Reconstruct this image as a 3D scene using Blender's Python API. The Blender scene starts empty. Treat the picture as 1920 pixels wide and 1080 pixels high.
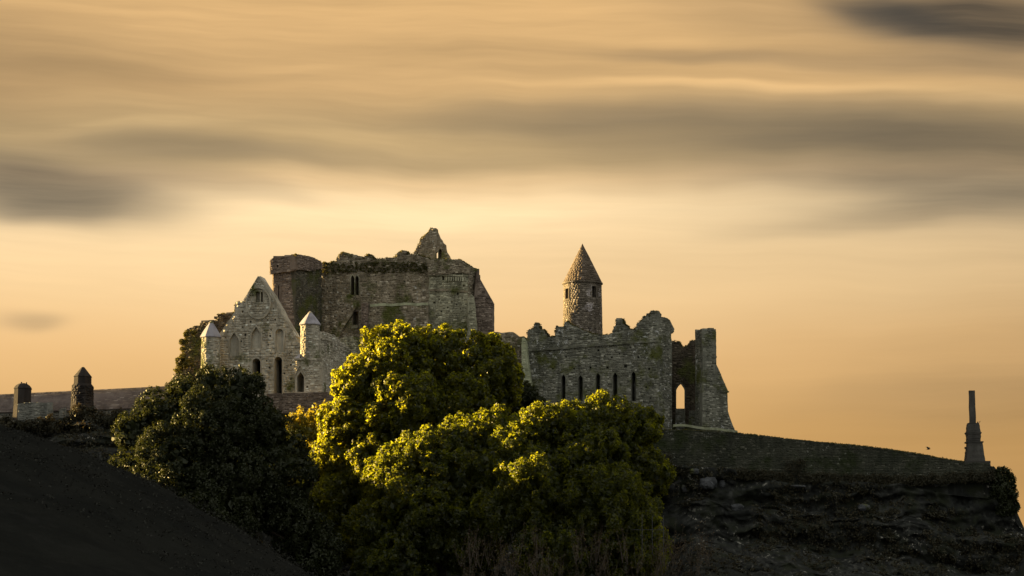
import bpy, math, random
import numpy as np
from mathutils import Vector, noise as mnoise
from mathutils.geometry import tessellate_polygon
from mathutils.bvhtree import BVHTree

R = math.radians
scene = bpy.context.scene
COL = scene.collection
random.seed(7)
rng = np.random.default_rng(7)

# ------------------------------------------------------------------ camera
F = 5075.0                 # focal length in photo pixels (1920 wide)
PITCH = R(8.5)
CZ = 1.7
cam_d = bpy.data.cameras.new('camera')
cam = bpy.data.objects.new('camera', cam_d)
COL.objects.link(cam)
cam.location = (0, 0, CZ)
cam.rotation_euler = (R(90) + PITCH, 0, 0)
cam_d.sensor_width = 36
cam_d.lens = 36 * F / 1920
cam_d.clip_start = 0.5
cam_d.clip_end = 12000
scene.camera = cam

# ------------------------------------------------------------------ light
SUN_BACK = 23.0      # degrees behind the facade plane, sun on the left
SUN_EL = 11.0
sv = Vector((-math.cos(R(SUN_BACK)) * math.cos(R(SUN_EL)), math.sin(R(SUN_BACK)) * math.cos(R(SUN_EL)), math.sin(R(SUN_EL))))
sd = bpy.data.lights.new('sun', 'SUN')
sd.energy = 5.0
sd.color = (1.0, 0.70, 0.30)
sd.angle = R(0.6)
sun = bpy.data.objects.new('sun', sd)
COL.objects.link(sun)
sun.location = (-200, 300, 200)
sun.rotation_euler = sv.to_track_quat('Z', 'Y').to_euler()

scene.view_settings.view_transform = 'Standard'
scene.view_settings.look = 'None'
scene.view_settings.gamma = 1
scene.view_settings.use_curve_mapping = False
EXPOSURE = 2.6
scene.view_settings.exposure = EXPOSURE
EXP = 2 ** EXPOSURE


def ray(px, py):
    x = (px - 960) / F
    z = (540 - py) / F
    return Vector((x, math.cos(PITCH) - z * math.sin(PITCH), math.sin(PITCH) + z * math.cos(PITCH)))


def P(px, py, Y):
    d = ray(px, py)
    return Vector((d.x / d.y * Y, Y, CZ + d.z / d.y * Y))


def az_el(px, py):
    d = ray(px, py).normalized()
    return math.degrees(math.atan2(d.x, d.y)), math.degrees(math.asin(d.z))


def srgb(r, g, b):
    f = lambda c: (c / 255 / 12.92) if c / 255 <= 0.04045 else ((c / 255 + 0.055) / 1.055) ** 2.4
    return (f(r), f(g), f(b))


# ------------------------------------------------------------------ sky
world = bpy.data.worlds.new('World')
scene.world = world
world.use_nodes = True
wn = world.node_tree
wn.nodes.clear()
WN, WL = wn.nodes.new, wn.links.new


def wmath(op, a, b=None, c=None, clamp=False):
    n = WN('ShaderNodeMath')
    n.operation = op
    n.use_clamp = clamp
    for i, v in enumerate((a, b, c)):
        if v is None:
            continue
        if isinstance(v, (int, float)):
            n.inputs[i].default_value = v
        else:
            WL(v, n.inputs[i])
    return n.outputs[0]


def wmix(fac, a, b):
    n = WN('ShaderNodeMix')
    n.data_type = 'RGBA'
    for k, v in ((0, fac), (6, a), (7, b)):
        if isinstance(v, (int, float)):
            n.inputs[k].default_value = v
        elif isinstance(v, tuple):
            n.inputs[k].default_value = (*v, 1)
        else:
            WL(v, n.inputs[k])
    return n.outputs[2]


tc = WN('ShaderNodeTexCoord')
sep = WN('ShaderNodeSeparateXYZ')
WL(tc.outputs['Generated'], sep.inputs[0])
dx, dy, dz = sep.outputs
azim = wmath('MULTIPLY', wmath('ARCTAN2', dx, dy), 57.2958)
elev = wmath('MULTIPLY', wmath('ARCSINE', dz), 57.2958)


def wnoise(su, sv_, scale, detail=4, rough=0.55, off=0.0, u=None, v=None):
    cb = WN('ShaderNodeCombineXYZ')
    WL(wmath('MULTIPLY', u if u else azim, su), cb.inputs[0])
    WL(wmath('MULTIPLY', v if v else elev, sv_), cb.inputs[1])
    cb.inputs[2].default_value = off
    n = WN('ShaderNodeTexNoise')
    n.inputs['Scale'].default_value = scale
    n.inputs['Detail'].default_value = detail
    n.inputs['Roughness'].default_value = rough
    WL(cb.outputs[0], n.inputs['Vector'])
    return n.outputs[0]


w1 = wmath('SUBTRACT', wnoise(0.10, 0.22, 1.3, 3, 0.5, 1.0), 0.5)
w2 = wmath('SUBTRACT', wnoise(0.12, 0.30, 1.2, 3, 0.5, 7.0), 0.5)
U = wmath('ADD', azim, wmath('MULTIPLY', w1, 4.0))
V = wmath('ADD', elev, wmath('MULTIPLY', w2, 1.0))

ramp = WN('ShaderNodeValToRGB')
WL(wmath('DIVIDE', V, 90, clamp=True), ramp.inputs[0])
stops = [(0.0, (200, 148, 88)), (5.4, (212, 162, 94)), (7.2, (238, 190, 126)), (8.5, (250, 210, 152)), (10.4, (255, 222, 170)), (10.85, (240, 202, 148)), (11.3, (200, 168, 116)),
         (12.0, (192, 160, 110)), (12.6, (208, 168, 112)), (14.6, (220, 176, 115)), (22, (172, 140, 96)), (45, (138, 122, 102)), (90, (114, 109, 106))]
el = ramp.color_ramp.elements
while len(el) < len(stops):
    el.new(0.5)
for e, (v, c) in zip(el, stops):
    e.position = v / 90
    e.color = (*srgb(*c), 1)
sky_col = ramp.outputs[0]

# long thin streaks of cloud everywhere
st1 = wnoise(0.055, 0.62, 1.0, 5, 0.55, 3.0, U, V)
st2 = wnoise(0.10, 1.7, 1.0, 5, 0.6, 9.0, U, V)
Vs = wmath('ADD', V, wmath('MULTIPLY', azim, 0.045))
st3 = wnoise(0.16, 3.6, 1.0, 6, 0.62, 15.0, U, Vs)
st = wmath('ADD', wmath('MULTIPLY', wmath('SUBTRACT', st1, 0.5), 0.75), wmath('MULTIPLY', wmath('SUBTRACT', st2, 0.5), 0.40))
st = wmath('ADD', st, wmath('MULTIPLY', wmath('SUBTRACT', st3, 0.5), 0.34))
fade_up = wmath('MULTIPLY_ADD', wmath('SMOOTH_MIN', wmath('SUBTRACT', elev, 9.0), 3.0, 0.5), 0.26, 0.38, clamp=True)
gain = wmath('ADD', 1.0, wmath('MULTIPLY', st, fade_up))
gain = wmath('MAXIMUM', gain, 0.4)

# individual cloud banks (azimuth, elevation), each a warped soft ellipse: x, y, rx, ry, slant, strength, grey
BANKS = [(1880, 36, 235, 66, -2, 0.80, 1), (1690, 42, 130, 34, -6, 0.35, 1), (1880, 385, 420, 44, 2, 0.24, 1), (1640, 20, 140, 30, -14, 0.34, 1), (1450, 40, 240, 50, -6, 0.16, 1), (1820, 300, 520, 88, -3, 0.46, 1), (1480, 250, 400, 52, -2, 0.26, 1), (1060, 225, 320, 26, 0, 0.20, 1), (1800, 130, 420, 22, -3, 0.24, 1), (1310, 118, 160, 13, -2, 0.18, 1),
         (50, 335, 250, 58, -4, 0.66, 1), (330, 268, 230, 24, -3, 0.30, 1), (400, 330, 180, 24, -8, 0.22, 1), (800, 290, 300, 24, 0, 0.12, 1), (250, 140, 260, 30, -2, 0.20, 0), (-560, 110, 640, 130, 0, 0.42, 0), (60, 380, 110, 24, 2, 0.22, 1),
         (20, 600, 60, 16, 3, 0.22, 1), (2500, 800, 900, 230, 0, 0.28, 0), (1640, 405, 300, 26, 6, 0.16, 1), (1560, 340, 240, 20, -4, 0.16, 1), (2700, 470, 1150, 260, 0, 0.34, 0), (1750, 745, 260, 60, 0, 0.10, 1),
         (1500, 172, 420, 9, -2.2, -0.22, 0), (1830, 190, 200, 7, -1, -0.16, 0), (780, 388, 460, 26, 0, -0.08, 0), (520, 130, 180, 10, 3, -0.10, 0), (230, 228, 200, 12, 3, -0.16, 0), (380, 480, 160, 60, -6, -0.04, 0)]
greys = 0.0
for (bx, by, rx, ry, sl, k, gr) in BANKS:
    a0, e0 = az_el(bx, by)
    rxd, ryd = rx / F * 57.3, ry / F * 57.3
    da = wmath('SUBTRACT', U, a0)
    de = wmath('SUBTRACT', V, e0)
    c_, s_ = math.cos(R(sl)), math.sin(R(sl))
    xx = wmath('DIVIDE', wmath('ADD', wmath('MULTIPLY', da, c_), wmath('MULTIPLY', de, s_)), rxd)
    yy = wmath('DIVIDE', wmath('SUBTRACT', wmath('MULTIPLY', de, c_), wmath('MULTIPLY', da, s_)), ryd)
    q = wmath('ADD', wmath('MULTIPLY', xx, xx), wmath('MULTIPLY', yy, yy))
    g = wmath('EXPONENT', wmath('MULTIPLY', wmath('POWER', q, 1.45), -0.8))
    g = wmath('MULTIPLY', g, wmath('MULTIPLY_ADD', st2, 0.9, 0.55))
    gain = wmath('MULTIPLY', gain, wmath('SUBTRACT', 1.0, wmath('MULTIPLY', g, k), clamp=False))
    if gr:
        greys = wmath('ADD', greys, wmath('MULTIPLY', g, k))
sky2 = wmix(wmath('MULTIPLY', greys, 0.55, clamp=True), sky_col, (0.34, 0.29, 0.22))
# away from the sunset the same deck turns cool, brightened to fill the shaded fronts
daz = wmath('ABSOLUTE', wmath('ADD', azim, 12.0))
away = WN('ShaderNodeMapRange')
away.interpolation_type = 'SMOOTHSTEP'
WL(daz, away.inputs[0])
away.inputs[1].default_value = 22
away.inputs[2].default_value = 120
sky3 = wmix(away.outputs[0], sky2, (0.78, 0.79, 0.77))
vm = WN('ShaderNodeVectorMath')
vm.operation = 'SCALE'
WL(sky3, vm.inputs[0])
WL(gain, vm.inputs['Scale'])
bg1 = WN('ShaderNodeBackground')
WL(vm.outputs[0], bg1.inputs[0])
bg1.inputs[1].default_value = 1.0 / EXP
sk = WN('ShaderNodeTexSky')
sk.sky_type = 'NISHITA'
sk.sun_disc = False
sk.sun_elevation = R(SUN_EL)
sk.sun_rotation = math.atan2(sv.x, sv.y)
bg2 = WN('ShaderNodeBackground')
WL(sk.outputs[0], bg2.inputs[0])
bg2.inputs[1].default_value = 0.0012
add = WN('ShaderNodeAddShader')
WL(bg1.outputs[0], add.inputs[0])
WL(bg2.outputs[0], add.inputs[1])
wo = WN('ShaderNodeOutputWorld')
WL(add.outputs[0], wo.inputs[0])

# ------------------------------------------------------------------ materials


def new_mat(name):
    m = bpy.data.materials.new(name)
    m.use_nodes = True
    nt = m.node_tree
    nt.nodes.clear()
    return m, nt


def nmix(nt, fac, a, b, blend='MIX'):
    n = nt.nodes.new('ShaderNodeMix')
    n.data_type = 'RGBA'
    n.blend_type = blend
    for k, v in ((0, fac), (6, a), (7, b)):
        if isinstance(v, (int, float)):
            n.inputs[k].default_value = v
        elif isinstance(v, tuple):
            n.inputs[k].default_value = (*v, 1)
        else:
            nt.links.new(v, n.inputs[k])
    return n.outputs[2]


def nnoise(nt, vec, scale, detail=4, rough=0.6, lo=None, hi=None):
    n = nt.nodes.new('ShaderNodeTexNoise')
    n.inputs['Scale'].default_value = scale
    n.inputs['Detail'].default_value = detail
    n.inputs['Roughness'].default_value = rough
    nt.links.new(vec, n.inputs['Vector'])
    o = n.outputs[0]
    if lo is not None:
        m = nt.nodes.new('ShaderNodeMapRange')
        m.inputs[1].default_value = lo
        m.inputs[2].default_value = hi
        nt.links.new(o, m.inputs[0])
        o = m.outputs[0]
    return o


def stone_mat(name, c_dark, c_mid, c_pale, lichen=(0.5, 0.5, 0.46), lich=0.62, moss=0.0, mossc=(0.07, 0.075, 0.02), tintk=0.8, big=0.12, lsc=1.6):
    m, nt = new_mat(name)
    geo = nt.nodes.new('ShaderNodeNewGeometry')
    pos = geo.outputs['Position']
    at = nt.nodes.new('ShaderNodeAttribute')
    at.attribute_name = 'tint'
    tint = at.outputs['Fac']
    b = nnoise(nt, pos, big, 5, 0.62, 0.34, 0.66)
    col = nmix(nt, b, c_dark, c_mid)
    n2 = nnoise(nt, pos, 0.55, 5, 0.65, 0.40, 0.70)
    mm = nt.nodes.new('ShaderNodeMath')
    mm.operation = 'MULTIPLY'
    nt.links.new(n2, mm.inputs[0])
    nt.links.new(tint, mm.inputs[1])
    col = nmix(nt, mm.outputs[0], col, c_pale)
    # each stone a shade of its own
    tm = nt.nodes.new('ShaderNodeMapRange')
    nt.links.new(tint, tm.inputs[0])
    tm.inputs[3].default_value = 1 - tintk * 0.55
    tm.inputs[4].default_value = 1 + tintk * 0.45
    vs = nt.nodes.new('ShaderNodeVectorMath')
    vs.operation = 'SCALE'
    nt.links.new(col, vs.inputs[0])
    nt.links.new(tm.outputs[0], vs.inputs['Scale'])
    col = vs.outputs[0]
    # a few stones are nearly white
    pm = nt.nodes.new('ShaderNodeMapRange')
    nt.links.new(tint, pm.inputs[0])
    pm.inputs[1].default_value = 0.90
    pm.inputs[2].default_value = 0.95
    pm.inputs[4].default_value = 0.8
    col = nmix(nt, pm.outputs[0], col, tuple(min(0.6, c * 1.25) for c in c_pale))
    # long damp streaks running down the face
    mp = nt.nodes.new('ShaderNodeMapping')
    mp.inputs['Scale'].default_value = (1.0, 1.0, 0.16)
    nt.links.new(pos, mp.inputs['Vector'])
    sk_ = nnoise(nt, mp.outputs[0], 0.9, 5, 0.7, 0.46, 0.74)
    col = nmix(nt, sk_, col, tuple(c * 0.62 for c in c_dark))
    # lichen blotches
    l1 = nnoise(nt, pos, lsc, 6, 0.72, lich, lich + 0.04)
    l0 = nnoise(nt, pos, 0.18, 3, 0.5, 0.45, 0.60)
    lm = nt.nodes.new('ShaderNodeMath')
    lm.operation = 'MULTIPLY'
    nt.links.new(l1, lm.inputs[0])
    nt.links.new(l0, lm.inputs[1])
    col = nmix(nt, lm.outputs[0], col, lichen)
    if moss > 0:
        ms = nnoise(nt, pos, 0.35, 5, 0.65, 0.62 - moss * 0.3, 0.72 - moss * 0.2)
        col = nmix(nt, ms, col, mossc)
    bs = nt.nodes.new('ShaderNodeBsdfPrincipled')
    nt.links.new(col, bs.inputs['Base Color'])
    bs.inputs['Roughness'].default_value = 0.95
    bs.inputs['Specular IOR Level'].default_value = 0.15
    bn = nt.nodes.new('ShaderNodeBump')
    bn.inputs['Strength'].default_value = 0.6
    bn.inputs['Distance'].default_value = 0.12
    nt.links.new(nnoise(nt, pos, 3.0, 6, 0.7), bn.inputs['Height'])
    nt.links.new(bn.outputs[0], bs.inputs['Normal'])
    out = nt.nodes.new('ShaderNodeOutputMaterial')
    nt.links.new(bs.outputs[0], out.inputs[0])
    return m


def leaf_mat(name, c1, c2, t1, t2, trans=0.45):
    m, nt = new_mat(name)
    at = nt.nodes.new('ShaderNodeAttribute')
    at.attribute_name = 'tint'
    col = nmix(nt, at.outputs['Fac'], c1, c2)
    tcol = nmix(nt, at.outputs['Fac'], t1, t2)
    d = nt.nodes.new('ShaderNodeBsdfDiffuse')
    nt.links.new(col, d.inputs[0])
    t = nt.nodes.new('ShaderNodeBsdfTranslucent')
    nt.links.new(tcol, t.inputs[0])
    g = nt.nodes.new('ShaderNodeBsdfGlossy')
    g.inputs['Roughness'].default_value = 0.45
    g.inputs[0].default_value = (0.5, 0.5, 0.4, 1)
    a = nt.nodes.new('ShaderNodeMixShader')
    a.inputs[0].default_value = trans
    nt.links.new(d.outputs[0], a.inputs[1])
    nt.links.new(t.outputs[0], a.inputs[2])
    b = nt.nodes.new('ShaderNodeMixShader')
    b.inputs[0].default_value = 0.04
    nt.links.new(a.outputs[0], b.inputs[1])
    nt.links.new(g.outputs[0], b.inputs[2])
    out = nt.nodes.new('ShaderNodeOutputMaterial')
    nt.links.new(b.outputs[0], out.inputs[0])
    return m


def soil_mat(name, c1, c2, c3, scale=0.25):
    m, nt = new_mat(name)
    geo = nt.nodes.new('ShaderNodeNewGeometry')
    pos = geo.outputs['Position']
    col = nmix(nt, nnoise(nt, pos, scale, 6, 0.7, 0.4, 0.6), c1, c2)
    col = nmix(nt, nnoise(nt, pos, scale * 4, 6, 0.75, 0.55, 0.72), col, c3)
    bs = nt.nodes.new('ShaderNodeBsdfDiffuse')
    nt.links.new(col, bs.inputs[0])
    bn = nt.nodes.new('ShaderNodeBump')
    bn.inputs['Strength'].default_value = 0.8
    bn.inputs['Distance'].default_value = 0.3
    nt.links.new(nnoise(nt, pos, 1.2, 6, 0.7), bn.inputs['Height'])
    nt.links.new(bn.outputs[0], bs.inputs['Normal'])
    out = nt.nodes.new('ShaderNodeOutputMaterial')
    nt.links.new(bs.outputs[0], out.inputs[0])
    return m


M = {}
M['keep'] = stone_mat('keep_limestone', (0.12, 0.098, 0.062), (0.25, 0.205, 0.135), (0.40, 0.35, 0.26), lichen=(0.45, 0.44, 0.38), lich=0.60, moss=0.35)
M['cone'] = stone_mat('cone_sandstone', (0.075, 0.056, 0.038), (0.115, 0.088, 0.06), (0.17, 0.135, 0.10), lich=0.70, moss=0.0, tintk=0.5)
M['keep_dark'] = stone_mat('keep_shaded_stained_limestone', (0.05, 0.045, 0.032), (0.10, 0.088, 0.062), (0.19, 0.17, 0.12), lichen=(0.4, 0.38, 0.3), lich=0.64, moss=0.45)  # shade of the receding turret face mixed into its stained colour
M['keep_pale'] = stone_mat('keep_pale_limestone', (0.17, 0.16, 0.105), (0.32, 0.30, 0.20), (0.46, 0.44, 0.31), lichen=(0.5, 0.5, 0.44), lich=0.66, moss=0.25)
M['keep_brown'] = stone_mat('brown_sandstone', (0.11, 0.082, 0.06), (0.19, 0.145, 0.11), (0.27, 0.22, 0.17), lich=0.68, moss=0.0)
M['chapel'] = stone_mat('chapel_sandstone', (0.25, 0.222, 0.16), (0.41, 0.37, 0.28), (0.54, 0.50, 0.40), lichen=(0.52, 0.5, 0.44), lich=0.66, moss=0.18, tintk=0.5)
M['cap'] = stone_mat('cap_stone', (0.24, 0.22, 0.22), (0.33, 0.31, 0.32), (0.42, 0.40, 0.42), lich=0.8, tintk=0.3)
M['hall'] = stone_mat('hall_limestone', (0.085, 0.085, 0.062), (0.165, 0.16, 0.12), (0.30, 0.29, 0.23), lichen=(0.55, 0.55, 0.52), lich=0.585, moss=0.3, big=0.10)
M['tower'] = stone_mat('tower_sandstone', (0.085, 0.07, 0.05), (0.15, 0.125, 0.09), (0.24, 0.205, 0.16), lichen=(0.50, 0.45, 0.43), lich=0.56, moss=0.0, lsc=0.9)
M['ruin'] = stone_mat('ruin_stone', (0.055, 0.045, 0.03), (0.10, 0.08, 0.055), (0.16, 0.13, 0.09), lich=0.72, moss=0.3)
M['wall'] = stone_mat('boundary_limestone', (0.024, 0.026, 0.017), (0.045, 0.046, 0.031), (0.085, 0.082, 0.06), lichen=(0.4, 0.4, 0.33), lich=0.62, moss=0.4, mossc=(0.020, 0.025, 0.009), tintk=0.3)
M['slate'] = stone_mat('roof_slate', (0.095, 0.074, 0.062), (0.14, 0.11, 0.092), (0.20, 0.17, 0.14), lich=0.75, tintk=0.35)
M['paleplaster'] = stone_mat('pale_rubble', (0.10, 0.10, 0.085), (0.16, 0.155, 0.125), (0.22, 0.21, 0.17), lich=0.7, tintk=0.4)
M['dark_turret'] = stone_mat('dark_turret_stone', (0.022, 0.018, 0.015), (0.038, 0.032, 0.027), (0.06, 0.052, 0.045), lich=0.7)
M['cross'] = stone_mat('weathered_monument_stone', (0.045, 0.042, 0.035), (0.07, 0.065, 0.055), (0.10, 0.095, 0.08), lich=0.75)
M['palebutt'] = stone_mat('lichened_buttress_stone', (0.26, 0.27, 0.16), (0.34, 0.35, 0.22), (0.42, 0.42, 0.3), lich=0.8, tintk=0.4)
M['rock'] = stone_mat('grey_rock', (0.04, 0.042, 0.042), (0.085, 0.088, 0.09), (0.14, 0.14, 0.14), lich=0.66, moss=0.2)
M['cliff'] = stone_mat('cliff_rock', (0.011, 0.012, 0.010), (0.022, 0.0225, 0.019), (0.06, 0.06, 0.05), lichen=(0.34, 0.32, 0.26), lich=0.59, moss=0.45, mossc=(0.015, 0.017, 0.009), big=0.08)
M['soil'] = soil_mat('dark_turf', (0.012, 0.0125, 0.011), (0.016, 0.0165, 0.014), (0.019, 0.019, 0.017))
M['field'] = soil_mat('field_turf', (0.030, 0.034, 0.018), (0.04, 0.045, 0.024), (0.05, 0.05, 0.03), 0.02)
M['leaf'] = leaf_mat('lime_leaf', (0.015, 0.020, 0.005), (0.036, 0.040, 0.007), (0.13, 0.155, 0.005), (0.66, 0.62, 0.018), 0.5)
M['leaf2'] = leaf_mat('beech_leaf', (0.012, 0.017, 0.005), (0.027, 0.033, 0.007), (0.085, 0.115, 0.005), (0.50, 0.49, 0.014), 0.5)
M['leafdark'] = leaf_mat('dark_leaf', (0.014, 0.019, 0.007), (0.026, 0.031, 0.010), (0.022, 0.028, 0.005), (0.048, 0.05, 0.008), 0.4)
M['leafgold'] = leaf_mat('golden_leaf', (0.10, 0.105, 0.015), (0.15, 0.14, 0.02), (0.30, 0.25, 0.015), (0.45, 0.33, 0.02), 0.55)
M['ivy'] = leaf_mat('ivy_leaf', (0.035, 0.04, 0.012), (0.07, 0.07, 0.018), (0.10, 0.09, 0.014), (0.2, 0.15, 0.02), 0.45)
M['scrub'] = leaf_mat('scrub_leaf', (0.020, 0.020, 0.012), (0.05, 0.042, 0.022), (0.03, 0.025, 0.01), (0.08, 0.05, 0.02), 0.3)
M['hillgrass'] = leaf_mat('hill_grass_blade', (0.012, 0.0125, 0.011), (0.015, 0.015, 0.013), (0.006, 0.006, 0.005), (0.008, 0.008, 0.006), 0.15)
M['dry'] = leaf_mat('dry_leaf', (0.018, 0.014, 0.008), (0.11, 0.075, 0.04), (0.02, 0.015, 0.006), (0.08, 0.05, 0.02), 0.2)
M['bark'] = soil_mat('bark', (0.05, 0.04, 0.03), (0.08, 0.065, 0.05), (0.03, 0.025, 0.02), 2.0)
M['feather'] = soil_mat('black_feather', (0.015, 0.015, 0.016), (0.02, 0.02, 0.02), (0.01, 0.01, 0.01), 5.0)
M['iron'] = soil_mat('grey_iron', (0.05, 0.05, 0.05), (0.06, 0.06, 0.06), (0.04, 0.035, 0.03), 3.0)

# ------------------------------------------------------------------ object helpers


def tag(o, label=None, cat=None, group=None, kind=None):
    if label:
        o['label'] = label
    if cat:
        o['category'] = cat
    if group:
        o['group'] = group
    if kind:
        o['kind'] = kind
    return o


def thing(name, label, cat, loc, group=None):
    o = bpy.data.objects.new(name, None)
    o.empty_display_size = 0.5
    COL.objects.link(o)
    o.location = loc
    return tag(o, label, cat, group)


def base_of(o):
    v = Vector((0, 0, 0))
    while o is not None:
        v = v + o.location
        o = o.parent
    return v


def mesh_obj(name, verts, faces, mat, parent=None, tint=None, kind=None, origin=None, smooth=False):
    """verts: world coordinates; the mesh is stored relative to its thing's base"""
    va = np.asarray(verts, dtype=np.float32).reshape(-1, 3)
    if parent is not None:
        org = np.array(base_of(parent), dtype=np.float32)
    elif origin is not None:
        org = np.array(origin, dtype=np.float32)
    else:
        org = np.array([va[:, 0].mean(), va[:, 1].mean(), va[:, 2].min()], dtype=np.float32)
    me = bpy.data.meshes.new(name)
    va = va - org
    if isinstance(faces, np.ndarray):
        k = faces.shape[1]
        me.vertices.add(len(va))
        me.vertices.foreach_set('co', va.ravel())
        me.loops.add(faces.size)
        me.loops.foreach_set('vertex_index', faces.astype(np.int32).ravel())
        me.polygons.add(len(faces))
        me.polygons.foreach_set('loop_start', np.arange(0, faces.size, k, dtype=np.int32))
        me.update(calc_edges=True)
    else:
        me.from_pydata([tuple(v) for v in va.tolist()], [], faces)
    at = me.attributes.new('tint', 'FLOAT', 'FACE')
    if tint is None:
        tint = rng.uniform(0.25, 0.55, len(me.polygons)) if len(me.polygons) < 40 else np.full(len(me.polygons), 0.35)
    at.data.foreach_set('value', np.asarray(tint, dtype=np.float32))
    if smooth:
        me.polygons.foreach_set('use_smooth', np.ones(len(me.polygons), dtype=bool))
    me.materials.append(mat)
    o = bpy.data.objects.new(name, me)
    COL.objects.link(o)
    if parent is not None:
        o.parent = parent
    else:
        o.location = tuple(org.tolist())
    if kind:
        o['kind'] = kind
    return o


def inside(poly, s, z):
    s = np.asarray(s)
    z = np.asarray(z)
    res = np.zeros(s.shape, dtype=bool)
    n = len(poly)
    for i in range(n):
        x1, y1 = poly[i]
        x2, y2 = poly[(i + 1) % n]
        if y1 == y2:
            continue
        c = ((y1 > z) != (y2 > z)) & (s < (x2 - x1) * (z - y1) / (y2 - y1) + x1)
        res ^= c
    return res


class Plane:
    """an upright plane through two places, with its own along-wall / height coordinates"""

    def __init__(self, px1, Y1, px2, Y2, off=0.0, ref=640):
        a, b = P(px1, ref, Y1), P(px2, ref, Y2)
        self.setup(a, b, off)

    def setup(self, a, b, off=0.0):
        self.t = Vector((b.x - a.x, b.y - a.y, 0)).normalized()
        self.n = Vector((self.t.y, -self.t.x, 0))
        self.A = Vector((a.x, a.y, 0)) + self.n * off
        self.L = Vector((b.x - a.x, b.y - a.y, 0)).length
        return self

    @staticmethod
    def between(a, b):
        p = Plane.__new__(Plane)
        return p.setup(Vector(a), Vector(b))

    def shifted(self, off):
        p = Plane.__new__(Plane)
        p.t, p.n, p.L = self.t, self.n, self.L
        p.A = self.A + self.n * off
        return p

    def uv(self, px, py):
        d = ray(px, py)
        o = Vector((0, 0, CZ))
        k = (self.A - o).dot(self.n) / d.dot(self.n)
        q = o + d * k
        return ((q - self.A).dot(self.t), q.z)

    def poly(self, pts):
        return [self.uv(*p) for p in pts]

    def to3(self, s, z, d=0.0):
        q = self.A + self.t * s + self.n * d
        return (q.x, q.y, z)


def rough(poly, step=0.45, amp=0.10, seed=0):
    r = random.Random(seed)
    out = []
    n = len(poly)
    for i in range(n):
        a, b = poly[i], poly[(i + 1) % n]
        out.append(a)
        L = math.hypot(b[0] - a[0], b[1] - a[1])
        k = int(L / step)
        for j in range(1, k):
            f = (j + r.uniform(-0.25, 0.25)) / k
            out.append((a[0] + (b[0] - a[0]) * f + r.uniform(-amp, amp), a[1] + (b[1] - a[1]) * f + r.uniform(-amp, amp)))
    return out


def arch(x0, x1, yt, yb, pointed=True, n=5):
    """pixel outline of an arched opening, y down"""
    w = (x1 - x0) / 2
    xm = (x0 + x1) / 2
    h = min((yb - yt) * 0.5, w * (1.7 if pointed else 1.0))
    pts = [(x0, yb), (x0, yt + h)]
    for i in range(1, n):
        f = i / n
        if pointed:
            pts.append((x0 + w * (f ** 1.5), yt + h * (1 - f) ** 0.9))
        else:
            a = math.pi / 2 * f
            pts.append((xm - w * math.cos(a), yt + h - h * math.sin(a)))
    pts.append((xm, yt))
    for i in range(n - 1, 0, -1):
        x, y = pts[1 + i]
        pts.append((2 * xm - x, y))
    pts += [(x1, yt + h), (x1, yb)]
    return pts


def wall_arrays(pl, outer, holes, thick):
    """outer: (s,z); holes: list of (poly, depth or None for clear through)"""
    V_, F_ = [], []
    loops = [outer] + [h for h, _ in holes]
    flat = [p for l in loops for p in l]
    tris = tessellate_polygon([[Vector((s, z, 0)) for s, z in l] for l in loops])
    V_ += [pl.to3(s, z, 0) for s, z in flat]
    F_ += [tuple(t) for t in tris]
    def splay(h):
        cx, cy = sum(p[0] for p in h) / len(h), sum(p[1] for p in h) / len(h)
        return [(cx + (p[0] - cx) * (1 + 0.5 * thick) + (0.12 * thick * (-1 if cx < 0 else 0)), cy + (p[1] - cy) * 1.15 + 0.10 * thick) for p in h]
    bl = [outer] + [splay(h) if d is None else h for h, d in holes if d is None or d == 'room']
    bflat = [p for l in bl for p in l]
    btris = tessellate_polygon([[Vector((s, z, 0)) for s, z in l] for l in bl])
    o = len(V_)
    V_ += [pl.to3(s, z, -thick) for s, z in bflat]
    F_ += [tuple(i + o for i in reversed(t)) for t in btris]

    def skirt(loop, d0, d1, back=None):
        o = len(V_)
        n = len(loop)
        V_.extend(pl.to3(s, z, d0) for s, z in loop)
        V_.extend(pl.to3(s, z, d1) for s, z in (back or loop))
        for i in range(n):
            j = (i + 1) % n
            F_.append((o + i, o + j, o + n + j, o + n + i))
    skirt(outer, 0, -thick)
    for h, d in holes:
        skirt(h, 0, -(thick if d is None or d == 'room' else d), splay(h) if d is None else None)
        if d is not None and d != 'room':
            o = len(V_)
            V_.extend(pl.to3(s, z, -d) for s, z in h)
            for t in tessellate_polygon([[Vector((s, z, 0)) for s, z in h]]):
                F_.append(tuple(i + o for i in t))
    return V_, F_


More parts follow.
